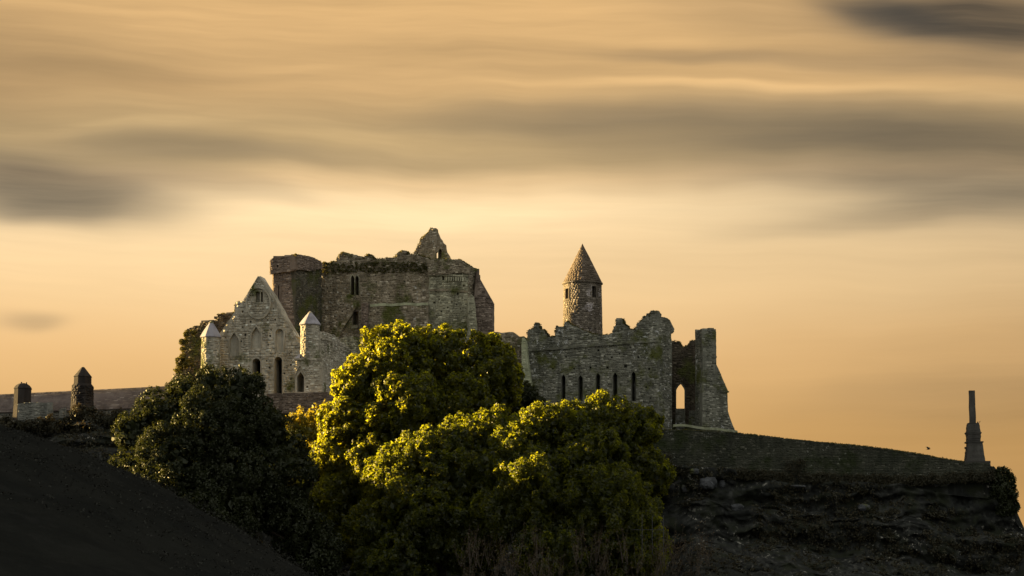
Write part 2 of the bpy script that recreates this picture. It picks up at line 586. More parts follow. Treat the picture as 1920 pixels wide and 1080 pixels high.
def stones_arrays(to3, outer, holes, w=(0.26, 0.62), h=(0.16, 0.28), out=(0.0, 0.045), seed=0, drop=0.06, jk=1.0):
    r = np.random.default_rng(seed)
    ss = [p[0] for p in outer]
    zs = [p[1] for p in outer]
    z = min(zs)
    rec = []
    while z < max(zs):
        hh = r.uniform(*h)
        s = min(ss) - r.uniform(0, w[1])
        while s < max(ss):
            ww = r.uniform(*w)
            rec.append((s, z, ww, hh))
            s += ww
        z += hh
    rec = np.array(rec)
    s, z, ww, hh = rec.T
    z = z + r.uniform(-0.05, 0.05, len(z))
    hh = hh * r.uniform(0.72, 1.12, len(z))
    cs, cz = s + ww / 2, z + hh / 2
    ok = inside(outer, cs, cz) & (r.random(len(rec)) > drop)
    ok &= inside(outer, s + ww * 0.15, cz) & inside(outer, s + ww * 0.85, cz)
    for hp, _ in holes:
        for fx, fz in ((0.5, 0.5), (0.03, 0.1), (0.97, 0.1), (0.03, 0.9), (0.97, 0.9), (0.5, 0.05), (0.5, 0.95), (0.25, 0.5), (0.75, 0.5)):
            ok &= ~inside(hp, s + ww * fx, z + hh * fz)
    s, z, ww, hh = s[ok], z[ok], ww[ok], hh[ok]
    n = len(s)
    if n == 0:
        return None
    g = 0.018
    d = r.uniform(*out, n)
    jit = lambda k=0.03: r.uniform(-k, k, n)
    corners = []
    for (fx, fz) in ((0, 0), (1, 0), (1, 1), (0, 1)):
        corners.append((s + g + fx * (ww - 2 * g) + jit(), z + g + fz * (hh - 2 * g) + jit(0.025), d + jk * jit(0.012)))
    back = [(a, b, np.full(n, -0.08)) for a, b, _ in corners]
    verts = np.stack([np.stack(c, 1) for c in corners + back], 1).reshape(-1, 3)
    P3 = to3(verts)
    base = (np.arange(n) * 8)[:, None]
    fq = np.array([[0, 1, 2, 3], [0, 4, 5, 1], [1, 5, 6, 2], [2, 6, 7, 3], [3, 7, 4, 0]])
    faces = (base[:, None, :] + fq[None]).reshape(-1, 4)
    tint = np.repeat(r.random(n) ** 1.2, 5)
    return P3, faces, tint


def plane_to3(pl):
    A, t, nn = np.array(pl.A), np.array(pl.t), np.array(pl.n)

    def f(v):
        q = A[None] + v[:, :1] * t[None] + v[:, 2:3] * nn[None]
        q[:, 2] = v[:, 1]
        return q
    return f


def build_wall(parent, pl, outer, mat, holes=(), thick=1.2, name='wall', jag=0.09, seed=0, stones=True, label=None, sw=(0.26, 0.62), sh=(0.16, 0.28), so=(0.0, 0.045)):
    """outer and holes in pixels on that plane; holes (pixel outline, depth)"""
    op = rough(pl.poly(outer), 0.4, jag, seed)
    hs = []
    bbs = []
    for h, d in holes:
        q = pl.poly(h)
        bb = (min(a[0] for a in q) - 0.035, min(a[1] for a in q) - 0.035, max(a[0] for a in q) + 0.035, max(a[1] for a in q) + 0.035)
        if any(bb[0] < c[2] and c[0] < bb[2] and bb[1] < c[3] and c[1] < bb[3] for c in bbs):
            continue
        if not all(inside(op, [bb[0] - 0.1, bb[2] + 0.1, bb[0] - 0.1, bb[2] + 0.1], [bb[1] + 0.15, bb[1] + 0.15, bb[3] + 0.1, bb[3] + 0.1])):
            continue
        bbs.append(bb)
        hs.append((q, d))
    Vv, Ff = wall_arrays(pl, op, hs, thick)
    o = mesh_obj(name, Vv, Ff, mat, parent, tint=np.full(len(Ff), 0.45))
    if label:
        o['label'] = label
    if stones:
        a = stones_arrays(plane_to3(pl), op, hs, seed=seed + 5, w=sw, h=sh, out=so)
        if a:
            mesh_obj('rubble_stones', a[0], a[1], mat, o, tint=a[2], kind='stuff')
    return o


def ring_arrays(pl, loop, width, proud, closed=False, back=0.1):
    """a moulding band that follows an outline (s,z)"""
    n = len(loop)
    cx = sum(p[0] for p in loop) / n
    cz = sum(p[1] for p in loop) / n
    V_, F_ = [], []
    for s, z in loop:
        dx_, dz_ = s - cx, z - cz
        L = max(1e-6, math.hypot(dx_, dz_))
        ux, uz = dx_ / L, dz_ / L
        if abs(dz_) > abs(dx_) * 1.5 and not closed:
            pass
        so, zo = s + ux * width, z + uz * width
        V_ += [pl.to3(s, z, -back), pl.to3(s, z, proud), pl.to3(so, zo, proud), pl.to3(so, zo, -back)]
    m = n if closed else n - 1
    for i in range(m):
        j = (i + 1) % n
        for k in range(3):
            F_.append((i * 4 + k, j * 4 + k, j * 4 + k + 1, i * 4 + k + 1))
    return V_, F_


def box_pts(c, sx, sy, sz, rot=0.0, taper=1.0):
    ca, sa = math.cos(rot), math.sin(rot)
    V_ = []
    for zz, k in ((0, 1.0), (sz, taper)):
        for (a, b) in ((-1, -1), (1, -1), (1, 1), (-1, 1)):
            x, y = a * sx / 2 * k, b * sy / 2 * k
            V_.append((c[0] + x * ca - y * sa, c[1] + x * sa + y * ca, c[2] + zz))
    F_ = [(0, 3, 2, 1), (4, 5, 6, 7), (0, 1, 5, 4), (1, 2, 6, 5), (2, 3, 7, 6), (3, 0, 4, 7)]
    return V_, F_


def band(parent, pl, pts, mat, h=0.25, proud=0.18, name='string_course', wob=0.03):
    """a projecting course of stone along pixel points"""
    q = pl.poly(pts)
    fine = []
    for a, b in zip(q, q[1:]):
        k = max(1, int(math.hypot(b[0] - a[0], b[1] - a[1]) / 0.6))
        fine += [(a[0] + (b[0] - a[0]) * j / k, a[1] + (b[1] - a[1]) * j / k) for j in range(k)]
    fine.append(q[-1])
    V_, F_ = [], []
    for s, z in fine:
        z += random.uniform(-wob, wob)
        pr = proud + random.uniform(-wob, wob)
        V_ += [pl.to3(s, z - h / 2, -0.1), pl.to3(s, z - h / 2, pr * 0.8), pl.to3(s, z + h / 2, pr), pl.to3(s, z + h / 2, -0.1)]
    for i in range(len(fine) - 1):
        for k in range(4):
            F_.append((i * 4 + k, (i + 1) * 4 + k, (i + 1) * 4 + (k + 1) % 4, i * 4 + (k + 1) % 4))
    F_ += [(0, 1, 2, 3), tuple((len(fine) - 1) * 4 + k for k in (3, 2, 1, 0))]
    return mesh_obj(name, V_, F_, mat, parent, tint=rng.uniform(0.2, 0.9, len(F_)))


def lathe(rings, nseg, cx, cy, rot=0.0, cap=True):
    """rings: (radius, z)"""
    V_, F_ = [], []
    for r_, z in rings:
        for i in range(nseg):
            a = rot + 2 * math.pi * i / nseg
            V_.append((cx + r_ * math.cos(a), cy + r_ * math.sin(a), z))
    for k in range(len(rings) - 1):
        for i in range(nseg):
            j = (i + 1) % nseg
            F_.append((k * nseg + i, k * nseg + j, (k + 1) * nseg + j, (k + 1) * nseg + i))
    if cap:
        F_.append(tuple(range(nseg))[::-1])
        F_.append(tuple((len(rings) - 1) * nseg + i for i in range(nseg)))
    return V_, F_


def stone_block_mesh():
    bmv, bmf = [], []
    r = random.Random(3)
    for zz in (0, 1):
        for (a, b) in ((-0.5, -0.5), (0.5, -0.5), (0.5, 0.5), (-0.5, 0.5)):
            bmv.append((a * (1 - 0.06 * r.random()), b * (1 - 0.06 * r.random()), zz * (1 - 0.05 * r.random())))
    bmf = [(0, 3, 2, 1), (4, 5, 6, 7), (0, 1, 5, 4), (1, 2, 6, 5), (2, 3, 7, 6), (3, 0, 4, 7)]
    return bmv, bmf


BLOCKS = {}


def block(name, matkey, parent, loc, size, rotz=0.0, tint=None):
    lvl = random.choice((0.15, 0.4, 0.65, 0.9)) if tint is None else tint
    key = (matkey, lvl, name)
    if key not in BLOCKS:
        v, f = stone_block_mesh()
        me = bpy.data.meshes.new(name)
        me.from_pydata(v, [], f)
        a = me.attributes.new('tint', 'FLOAT', 'FACE')
        a.data.foreach_set('value', [lvl] * 6)
        me.materials.append(M[matkey])
        BLOCKS[key] = me
    o = bpy.data.objects.new(name, BLOCKS[key])
    COL.objects.link(o)
    o.parent = parent
    o.location = Vector(loc) - base_of(parent)
    o.rotation_euler = (random.uniform(-0.02, 0.02), random.uniform(-0.02, 0.02), rotz)
    o.scale = size
    return o


def quoins(parent, pl, px, y0, y1, matkey, side=-1, lean=0.0, proud=0.03):
    """dressed corner stones up an edge: side -1 = stones lie left of the edge"""
    s0, z0 = pl.uv(px, y1)
    s1, z1 = pl.uv(px + lean, y0)
    z, k = z0, 0
    ang = math.atan2(pl.t.y, pl.t.x)
    while z < z1 - 0.3:
        h = random.uniform(0.38, 0.5)
        L = (0.95 if k % 2 else 0.55) * random.uniform(0.9, 1.1)
        s = s0 + (s1 - s0) * (z - z0) / max(0.1, z1 - z0) + side * L / 2
        c = pl.to3(s, z, proud - 0.2)
        if random.random() > 0.4:
            block('quoin', matkey, parent, c, (L * 0.9, 0.4, h * random.uniform(0.7, 0.95)), ang)
        z += h
        k += 1


def copings(parent, pl, pts, matkey, skip=0.12, depth=1.0, name='coping_stone', h=(0.18, 0.34)):
    q = pl.poly(pts)
    ang = math.atan2(pl.t.y, pl.t.x)
    for a, b in zip(q, q[1:]):
        L = b[0] - a[0]
        if L < 0.3:
            continue
        s = a[0]
        while s < b[0] - 0.3:
            w = min(random.uniform(0.6, 1.15), b[0] - s)
            z = a[1] + (b[1] - a[1]) * (s + w / 2 - a[0]) / L
            if random.random() > skip:
                block(name, matkey, parent, pl.to3(s + w / 2, z - 0.1, -depth / 2 + 0.06), (w * 0.97, depth, random.uniform(*h)), ang)
            s += w


# ------------------------------------------------------------------ foliage
def rand_dirs(n):
    v = rng.normal(size=(n, 3))
    return v / np.linalg.norm(v, axis=1)[:, None]


def leaf_arrays(centres, radii, outward, per, size=(0.22, 0.42), flat=0.25, shell=(0.55, 1.05), droop=0.55):
    """leaves round each puff; per = leaves per puff"""
    n = len(centres)
    idx = np.repeat(np.arange(n), per)
    k = len(idx)
    d = rand_dirs(k)
    o = outward[idx]
    flip = (np.sum(d * o, axis=1) < -0.25)
    d[flip] *= -1
    rad = radii[idx] * rng.uniform(shell[0], shell[1], k)
    pos = centres[idx] + d * rad[:, None]
    pos[:, 2] -= droop * rng.random(k) * radii[idx]
    nrm = d * 0.5 + o * 0.35 + rand_dirs(k) * 0.75
    nrm /= np.linalg.norm(nrm, axis=1)[:, None]
    ref = rand_dirs(k)
    a = np.cross(nrm, ref)
    a /= np.linalg.norm(a, axis=1)[:, None] + 1e-9
    b = np.cross(nrm, a)
    sz = rng.uniform(size[0], size[1], k)[:, None]
    fold = nrm * sz * flat
    v = np.stack([pos - a * sz * 0.62, pos - b * sz * 0.36 + fold, pos + a * sz * 0.62, pos + b * sz * 0.36 + fold], 1).reshape(-1, 3)
    f = np.arange(k * 4).reshape(-1, 4)
    ptint = rng.random(n)
    tint = np.clip(ptint[idx] * 0.55 + rng.random(k) * 0.45, 0, 1)
    return v, f, tint


def foliage(lobes, Y, dens=1.0, puff=(0.4, 0.8), size=(0.22, 0.42), squash=1.0, core=True):
    """lobes: (px, py, r_px, dY). returns arrays of leaves"""
    cs = np.array([list(P(l[0], l[1], Y + l[3])) for l in lobes])
    rs = np.array([l[2] * (Y + l[3]) / F for l in lobes])
    cs0, rs0 = cs, rs
    c2_, r2_ = [], []
    for c, r_ in zip(cs, rs):      # each bough is a cluster of smaller rounded masses
        if r_ < 1.8:
            c2_.append(c); r2_.append(r_)
            continue
        m = int(14 + r_ * r_ * 1.5)
        d = rand_dirs(m)
        c2_.append(c); r2_.append(r_ * 0.84)
        for q in d:
            k = rng.uniform(0.85, 1.5) / r_
            c2_.append(c + q * r_ * (1.0 - k) * rng.uniform(0.90, 1.09)); r2_.append(r_ * k)
    cs, rs = np.array(c2_), np.array(r2_)
    C, Rr, O = [], [], []
    for i, (c, r_) in enumerate(zip(cs, rs)):
        n = max(6, int(4 * math.pi * r_ * r_ / (0.9 if r_ < 2 else 1.5) * dens))
        d = rand_dirs(n)
        pr = np.minimum(rng.uniform(puff[0], puff[1], n), r_ * 0.6)
        q = c[None] + d * (r_ - pr * 0.75)[:, None] * rng.uniform(0.86, 1.04, n)[:, None]
        keep = np.ones(n, dtype=bool)
        for j, (c2, r2) in enumerate(zip(cs, rs)):
            if j != i:
                keep &= np.linalg.norm(q - c2[None], axis=1) > r2 * 0.78
        C.append(q[keep])
        Rr.append(pr[keep])
        O.append(d[keep])
    C, Rr, O = np.concatenate(C), np.concatenate(Rr), np.concatenate(O)
    parts = [leaf_arrays(C, Rr, O, int(34), size)]
    # trailing sprays that break the outline
    m = rng.random(len(C)) < 0.25
    parts.append(leaf_arrays(C[m] + O[m] * Rr[m][:, None] * 0.8, Rr[m] * 0.5, O[m], 9, size, shell=(0.3, 1.2)))
    if core:
        CC, CR, CO = [], [], []
        for c, r_ in zip(cs0, rs0):
            n = int(10 + r_ * r_ * 3.2)
            d = rand_dirs(n)
            CC.append(c[None] + d * r_ * rng.uniform(0.2, 0.60, n)[:, None])
            CR.append(np.full(n, 0.9))
            CO.append(d)
        big_ = float(np.clip(rs0.mean() * 0.28, 0.2, 0.8))
        parts.append(leaf_arrays(np.concatenate(CC), np.concatenate(CR) * min(1, big_ * 1.4), np.concatenate(CO), 12, (big_ * 0.7, big_ * 1.1)))
    vs, fs, ts, o = [], [], [], 0
    for v, f, t in parts:
        vs.append(v)
        fs.append(f + o)
        ts.append(t)
        o += len(v)
    return np.concatenate(vs), np.concatenate(fs), np.concatenate(ts), cs0, rs0


def tube(p0, p1, r0, r1, n=7, V_=None, F_=None, bend=0.0):
    p0, p1 = Vector(p0), Vector(p1)
    ax = (p1 - p0).normalized()
    u = ax.orthogonal().normalized()
    w = ax.cross(u)
    segs = 5
    o = len(V_)
    off = Vector((random.uniform(-1, 1), random.uniform(-1, 1), 0)) * bend
    for k in range(segs + 1):
        f = k / segs
        c = p0.lerp(p1, f) + off * math.sin(f * math.pi)
        r_ = r0 + (r1 - r0) * f
        for i in range(n):
            a = 2 * math.pi * i / n
            V_.append(tuple(c + u * math.cos(a) * r_ + w * math.sin(a) * r_))
    for k in range(segs):
        for i in range(n):
            j = (i + 1) % n
            F_.append((o + k * n + i, o + k * n + j, o + (k + 1) * n + j, o + (k + 1) * n + i))


def make_tree(label, lobes, Y, mat, base_px, dens=1.0, size=(0.22, 0.42), group=None, name='tree', puff=(0.4, 0.8), trunk_r=0.75):
    v, f, t, cs, rs = foliage(lobes, Y, dens, puff, size)
    bx = P(base_px, 900, Y).x
    bz = ground_z(bx, Y) - 0.3
    root = thing(name, label, 'tree', (bx, Y, bz), group)
    cr = mesh_obj('crown', v, f, mat, root, tint=t)
    V_, F_ = [], []
    topc = cs[:, 2].mean()
    fork = Vector((bx, Y, bz + (topc - bz) * 0.45))
    tube((bx, Y, bz - 1), fork, trunk_r, trunk_r * 0.65, 9, V_, F_, 0.4)
    for c, r_ in zip(cs, rs):
        st_ = Vector((bx, Y, bz + (fork.z - bz) * random.uniform(0.6, 1.0)))
        tube(st_, Vector(c), trunk_r * 0.38, 0.07, 6, V_, F_, 0.8)
    mesh_obj('trunk', V_, F_, M['bark'], root)
    return root


# ------------------------------------------------------------------ the ground and the rock
RIDGE = [(-1400, 620), (-600, 665), (-300, 708), (-120, 768), (0, 790), (250, 776), (500, 758), (800, 745), (1000, 765), (1200, 806), (1380, 820), (1470, 828), (1537, 835), (1622, 843), (1676, 850), (1729, 858), (1785, 868), (1850, 874)]  # left end, out of view, raised to shade the slope and trees
rx_ = np.array([P(a, b, 338).x for a, b in RIDGE])
rz_ = np.array([P(a, b, 338).z for a, b in RIDGE])
XEND = P(1862, 900, 338).x


def fbm(x, y, z=0.0, o=5):
    return mnoise.fractal(Vector((x, y, z)), 0.9, 2.1, o)


def sm(t):
    t = min(1, max(0, t))
    return t * t * (3 - 2 * t)


def profile(x):
    """(Y, z) polyline across the rock at this x, from behind to the foot"""
    px = 960 + x / 338 * F
    zp = float(np.interp(x, rx_, rz_))
    right = sm((px - 1150) / 120)
    d1 = 0.6 + 3.4 * right
    mid = sm((px - 480) / 120) * (1 - sm((px - 1180) / 120))
    ch = 5.0 + 4.5 * right + 9.0 * mid
    end = max(0.0, x - XEND)
    if end > 0:
        k = sm(end / 5.0)
        zp = zp - 5.5 * k - end * 0.9
        zp = max(zp, 6 - end * 0.05)
        d1 = d1 * (1 - k) + 0.3 * k
        ch *= max(0.2, 1 - k)
    zp = max(zp, 0.5)
    ez = lambda z: max(z, 0.0)
    run = 3.0 + 2.5 * (1 - right)
    return [(520, 0), (440, ez(zp - 12)), (405, ez(zp - 1.0)), (338.2, zp), (337.4, zp - 0.05), (337.1, ez(zp - d1)), (335.4, ez(zp - d1 - 0.4)),
            (335.4 - run * 0.3, ez(zp - d1 - ch * 0.45)), (335.4 - run * 0.75, ez(zp - d1 - ch * 0.6)), (335.4 - run, ez(zp - d1 - ch)),
            (318, ez((zp - d1 - ch) - 5.0)), (285, ez((zp - d1 - ch) - 15)), (245, ez((zp - d1 - ch) * 0.25)), (205, -0.1)]


def ground_z(x, Y):
    pr = profile(x)
    ys = [p[0] for p in pr][::-1]
    zs = [p[1] for p in pr][::-1]
    return float(np.interp(Y, ys, zs))


def build_rock():
    xs = np.concatenate([np.linspace(-190, -75, 60), np.linspace(-74.5, 78, 420), np.linspace(79, 150, 50)])
    npts = [2, 3, 6, 2, 2, 4, 14, 16, 14, 26, 34, 22, 10]
    Vv = []
    for x in xs:
        pr = profile(float(x))
        row = []
        for (a, b, k) in zip(pr, pr[1:], npts):
            for j in range(k):
                f = j / k
                row.append((a[0] + (b[0] - a[0]) * f, a[1] + (b[1] - a[1]) * f))
        row.append(pr[-1])
        for (Y, z) in row:
            cl = sm((336.8 - Y) / 2) * sm((Y - 215) / 40)
            strata = fbm(x * 0.05, Y * 0.05, z * 0.9) * 0.6
            rg = abs(fbm(x * 0.22, Y * 0.22, z * 0.35, 6))
            big = fbm(x * 0.06 + 5, Y * 0.06, z * 0.05)
            dY = cl * (-2.2 * big + 2.6 * rg + strata * 1.7)
            dZ = cl * (0.9 * fbm(x * 0.15, Y * 0.15, 3.3) + 0.6 * rg)
            Vv.append((x + cl * 0.5 * fbm(x * 0.3, z * 0.3, 9.1), Y + dY, z + dZ))
    nc = sum(npts) + 1
    Vv = np.array(Vv)
    i = np.arange(len(xs) - 1)[:, None] * nc
    j = np.arange(nc - 1)[None]
    a = i + j
    Ff = np.stack([a, a + 1, a + nc + 1, a + nc], -1).reshape(-1, 4)
    r = np.random.default_rng(4)
    t = r.random(len(Ff)) * 0.8
    o = mesh_obj('rock_hill', Vv, Ff, M['cliff'], None, tint=t, kind='structure', origin=(0, 340, 0))
    return o, Vv, Ff


rock, rv, rf = build_rock()
bvh = BVHTree.FromPolygons([tuple(v) for v in rv.tolist()], [tuple(f) for f in rf.tolist()])


def hit(px, py):
    d = ray(px, py).normalized()
    loc, nrm, _, _ = bvh.ray_cast(Vector((0, 0, CZ)), d)
    return loc, nrm


# wide land sheet out to the horizon
gv, gf = lathe([(0.01, -0.15), (150, -0.15), (600, -0.4), (1500, -1.5), (2600, -3)], 64, 0, 200, cap=False)
mesh_obj('ground', gv, gf, M['field'], None, kind='structure', origin=(0, 200, 0))


# near hill in deep shade, bottom left
def near_hill():
    Y0 = 122.0
    pts = [(-1500, 560), (-700, 640), (-300, 710), (0, 788), (150, 838), (300, 905), (440, 985), (600, 1078), (760, 1190), (900, 1275), (1060, 1330)]
    hx = np.array([P(a, b, Y0).x for a, b in pts])
    hz = np.array([P(a, b, Y0).z for a, b in pts])
    hx = np.concatenate([[-160, -90], hx, [20]])
    hz = np.concatenate([[0, hz[0] * 0.8], hz, [0.0]])
    o_ = np.argsort(hx)
    xs = np.linspace(-160, 20, 300)
    ys = np.linspace(62, 185, 110)
    Vv = []
    for x in xs:
        top = float(np.interp(x, hx[o_], np.maximum(hz[o_], 0)))
        for y in ys:
            k = math.cos(min(1, abs(y - Y0) / 61) * math.pi / 2) ** 1.2
            z = top * k
            z += 0.22 * fbm(x * 0.35, y * 0.35, 1.0) * min(1, z / 2) + 0.35 * fbm(x * 0.09, y * 0.09, 4.0) * min(1, z / 3)
            Vv.append((x, y, z - 0.3))
    n = len(ys)
    a = (np.arange(len(xs) - 1)[:, None] * n + np.arange(n - 1)[None])
    Ff = np.stack([a, a + n, a + n + 1, a + 1], -1).reshape(-1, 4)
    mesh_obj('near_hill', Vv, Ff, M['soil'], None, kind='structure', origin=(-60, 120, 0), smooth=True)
    # short rough grass that roughens its skyline
    Vv = np.array(Vv)
    sel = Vv[(Vv[:, 2] > 3) & (Vv[:, 1] < 135) & (Vv[:, 1] > 95) & (Vv[:, 0] > -40)]
    k = rng.integers(0, len(sel), 9000)
    c = sel[k] + rng.normal(size=(9000, 3)) * np.array([0.3, 0.5, 0.02])
    v, f, t = leaf_arrays(c, np.full(len(c), 0.12), np.tile([0, 0, 1.0], (len(c), 1)), 5, (0.03, 0.09), droop=0)
    o = mesh_obj('hill_grass', v, f, M['hillgrass'], None, tint=t, kind='stuff')
    tag(o, 'short rough grass on the dark near hill, bottom left', 'grass')


near_hill()

# ------------------------------------------------------------------ round tower
TX, TY = P(1092.5, 600, 371).x, 371.0
sc_ = F / TY
tz = lambda y: P(1092, y, TY).z
tr = 37.6 / sc_
t = thing('round_tower', 'tall round stone tower with a pointed cone roof rising behind the roofless hall', 'tower', (TX, TY, tz(760)))
r_top = 36.2 / sc_
zb, ze, za = tz(760), tz(533), tz(457)


def cyl_to3(cx, cy, rad_of_z):
    def f(v):
        ang = v[:, 0]
        z = v[:, 1]
        rr = np.array([rad_of_z(q) for q in z]) + v[:, 2]
        return np.stack([cx + rr * np.cos(ang), cy + rr * np.sin(ang), z], 1)
    return f


def round_stones(cx, cy, rad_of_z, z0, z1, holes=(), seed=0, h=(0.22, 0.32), w=(0.3, 0.6), out=(0.005, 0.022), rmean=None):
    r_ = rmean or rad_of_z((z0 + z1) / 2)
    outer = [(-math.pi, z0), (math.pi, z0), (math.pi, z1), (-math.pi, z1)]
    # angles stand in for widths
    base = cyl_to3(cx, cy, rad_of_z)

    def f(v):
        v = v.copy()
        v[:, 0] = v[:, 0] / r_
        return base(v)
    outer = [(a * r_, b) for a, b in outer]
    hs = [([(a * r_, b) for a, b in hp], None) for hp in holes]
    return stones_arrays(f, outer, hs, w=w, h=h, out=out, seed=seed, drop=0.01, jk=0.2)


def rad_shaft(z):
    f = (z - tz(628)) / (ze - tz(628))
    return (37.6 + (36.0 - 37.6) * f) / sc_


def wedge_wall(cx, cy, rad, z0, z1, holes, depth, nseg=48):
    """a round wall with real recesses: holes are (a0, a1, z0, z1, arched)"""
    V_, F_ = [], []
    angs = sorted(set([-math.pi + 2 * math.pi * i / nseg for i in range(nseg)] + [h for q in holes for h in q[:2]]))
    zz = sorted(set([z0, z1] + [z0 + (z1 - z0) * i / 24 for i in range(25)] + [h for q in holes for h in q[2:4]]))

    def pt(a, z, d=0):
        r_ = rad(z) - d
        return (cx + r_ * math.cos(a), cy + r_ * math.sin(a), z)
    for i in range(len(angs)):
        a0 = angs[i]
        a1 = angs[(i + 1) % len(angs)]
        for j in range(len(zz) - 1):
            am = (a0 + (a1 if a1 > a0 else a1 + 2 * math.pi)) / 2
            zm = (zz[j] + zz[j + 1]) / 2
            if any(h[0] < am < h[1] and h[2] < zm < h[3] for h in holes):
                continue
            o = len(V_)
            V_ += [pt(a0, zz[j]), pt(a1, zz[j]), pt(a1, zz[j + 1]), pt(a0, zz[j + 1])]
            F_.append((o, o + 1, o + 2, o + 3))
    for (a0, a1, h0, h1) in holes:
        o = len(V_)
        V_ += [pt(a0, h0), pt(a1, h0), pt(a1, h1), pt(a0, h1), pt(a0, h0, depth), pt(a1, h0, depth), pt(a1, h1, depth), pt(a0, h1, depth)]
        F_ += [(o, o + 4, o + 5, o + 1), (o + 1, o + 5, o + 6, o + 2), (o + 2, o + 6, o + 7, o + 3), (o + 3, o + 7, o + 4, o), (o + 4, o + 7, o + 6, o + 5)]
    return V_, F_


def ang_at(px):
    k = (px - 1092.5) / 36.5
    return -math.pi / 2 + math.asin(max(-0.98, min(0.98, k)))


th = [(ang_at(1060), ang_at(1065.5), tz(563), tz(544)), (ang_at(1109.3), ang_at(1117), tz(562), tz(541))]
v, f = wedge_wall(TX, TY, rad_shaft, zb, ze, th, 1.3)
sh = mesh_obj('shaft', v, f, M['tower'], t)
holes_sz = [[(a, c), (b, c), (b, d), (a, d)] for a, b, c, d in th]
a = round_stones(TX, TY, rad_shaft, tz(650), ze, holes_sz, 11)
mesh_obj('rubble_stones', a[0], a[1], M['tower'], sh, tint=a[2], kind='stuff')
for (a0, a1, h0, h1) in th:   # window surrounds: jambs, sill, pointed head
    V_, F_ = [], []
    am = (a0 + a1) / 2
    for (b0, b1, c0, c1) in ((a0 - 0.06, a0, h0, h1), (a1, a1 + 0.06, h0, h1), (a0 - 0.08, a1 + 0.08, h0 - 0.18, h0), (a0 - 0.06, a1 + 0.06, h1, h1 + 0.22)):
        o = len(V_)
        for rr in (-0.2, 0.07):
            for (aa, zz) in ((b0, c0), (b1, c0), (b1, c1), (b0, c1)):
                r_ = rad_shaft(zz) + rr
                V_.append((TX + r_ * math.cos(aa), TY + r_ * math.sin(aa), zz))
        F_ += [(o + x, o + y, o + z, o + w_) for x, y, z, w_ in ((4, 5, 6, 7), (0, 1, 5, 4), (1, 2, 6, 5), (2, 3, 7, 6), (3, 0, 4, 7))]
    mesh_obj('window', V_, F_, M['tower'], t)
v, f = lathe([(r_top + 0.02, ze - 0.12), (r_top + 0.17, ze - 0.02), (r_top + 0.17, ze + 0.14), (r_top - 0.2, ze + 0.2)], 48, TX, TY)
mesh_obj('cornice', v, f, M['tower'], t)


def rad_cone(z):
    return max(0.03, (r_top + 0.08) * (1 - (z - ze - 0.15) / (za - ze - 0.15)) ** 0.97)


cz_ = [ze + 0.15 + (za - ze - 0.15) * i / 18 for i in range(19)]
v, f = lathe([(rad_cone(z), z) for z in cz_], 40, TX, TY)
co = mesh_obj('cone_roof', v, f, M['cone'], t)
# roof courses: rings of small stones
allv, allf, allt, o_ = [], [], [], 0
z = ze + 0.17
k = 0
while z < za - 0.25:
    rm = rad_cone(z)
    a = round_stones(TX, TY, rad_cone, z, z + 0.30, (), 50 + k, h=(0.295, 0.3), w=(0.3, 0.55), out=(0.012, 0.022), rmean=max(rm, 0.2))
    if a:
        allv.append(a[0]); allf.append(a[1] + o_); allt.append(a[2]); o_ += len(a[0])
    z += 0.3
    k += 1
mesh_obj('roof_stones', np.concatenate(allv), np.concatenate(allf), M['cone'], co, tint=np.concatenate(allt), kind='stuff')

# ------------------------------------------------------------------ great keep
kz = P(720, 745, 356).z
keep = thing('ruined_keep', 'massive roofless stone keep with ragged parapet, the highest and broadest building on the rock', 'castle', (P(720, 700, 362).x, 362, kz))
L0 = Plane(510.6, 356.4, 512.8, 353.9)
L1 = Plane(512.8, 353.9, 554, 353.6)
L2 = Plane(554, 353.6, 603, 360.5)
LA = Plane(603, 360.5, 804, 357.6)
LB = Plane(804, 357.6, 879, 356.6)
LC = Plane(879, 356.6, 900, 359.5)
YB = 745
build_wall(keep, L0, [(510.6, YB), (510.6, 505), (512.8, 505), (512.8, YB)], M['keep_brown'], thick=0.6, seed=1, jag=0.02)
build_wall(keep, L1, [(512.8, YB), (512.8, 500), (554, 496), (554, YB)], M['keep_brown'], holes=[([(521.5, 568), (521.5, 535), (523.5, 535), (523.5, 568)], 0.8), ([(540, 522), (540, 518), (543, 518), (543, 522)], 0.5)], thick=1.5, seed=2, jag=0.02)
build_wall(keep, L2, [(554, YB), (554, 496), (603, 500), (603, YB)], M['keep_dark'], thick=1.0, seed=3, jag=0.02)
p1 = L1.shifted(0.40)
p2 = L2.shifted(0.40)
build_wall(keep, p1, [(507.4, 513), (506.8, 490), (508, 486), (512, 483.6), (533, 480.6), (555.5, 478.4), (555.5, 505), (530, 508.5)], M['keep_brown'], thick=1.0, seed=4, jag=0.05, name='parapet', holes=[([(519, 501), (519, 497), (522, 497), (522, 501)], 0.5)])
build_wall(keep, p2, [(555.6, 505), (555.6, 478.4), (566, 479.4), (578, 482), (590, 485), (596, 487), (603, 492), (606, 503), (580, 508)], M['keep_brown'], thick=1.0, seed=5, jag=0.06, name='parapet')
band(keep, p1, [(507.2, 512), (530, 508.5), (555.4, 505)], M['keep_brown'], h=0.3, proud=0.12)
PL = Plane(505.6, 356.2, 507.2, 353.55)
build_wall(keep, PL, [(505.6, 514), (505.6, 489), (507.2, 486.5), (507.2, 514)], M['keep_brown'], thick=0.8, seed=6, jag=0.02, name='parapet')
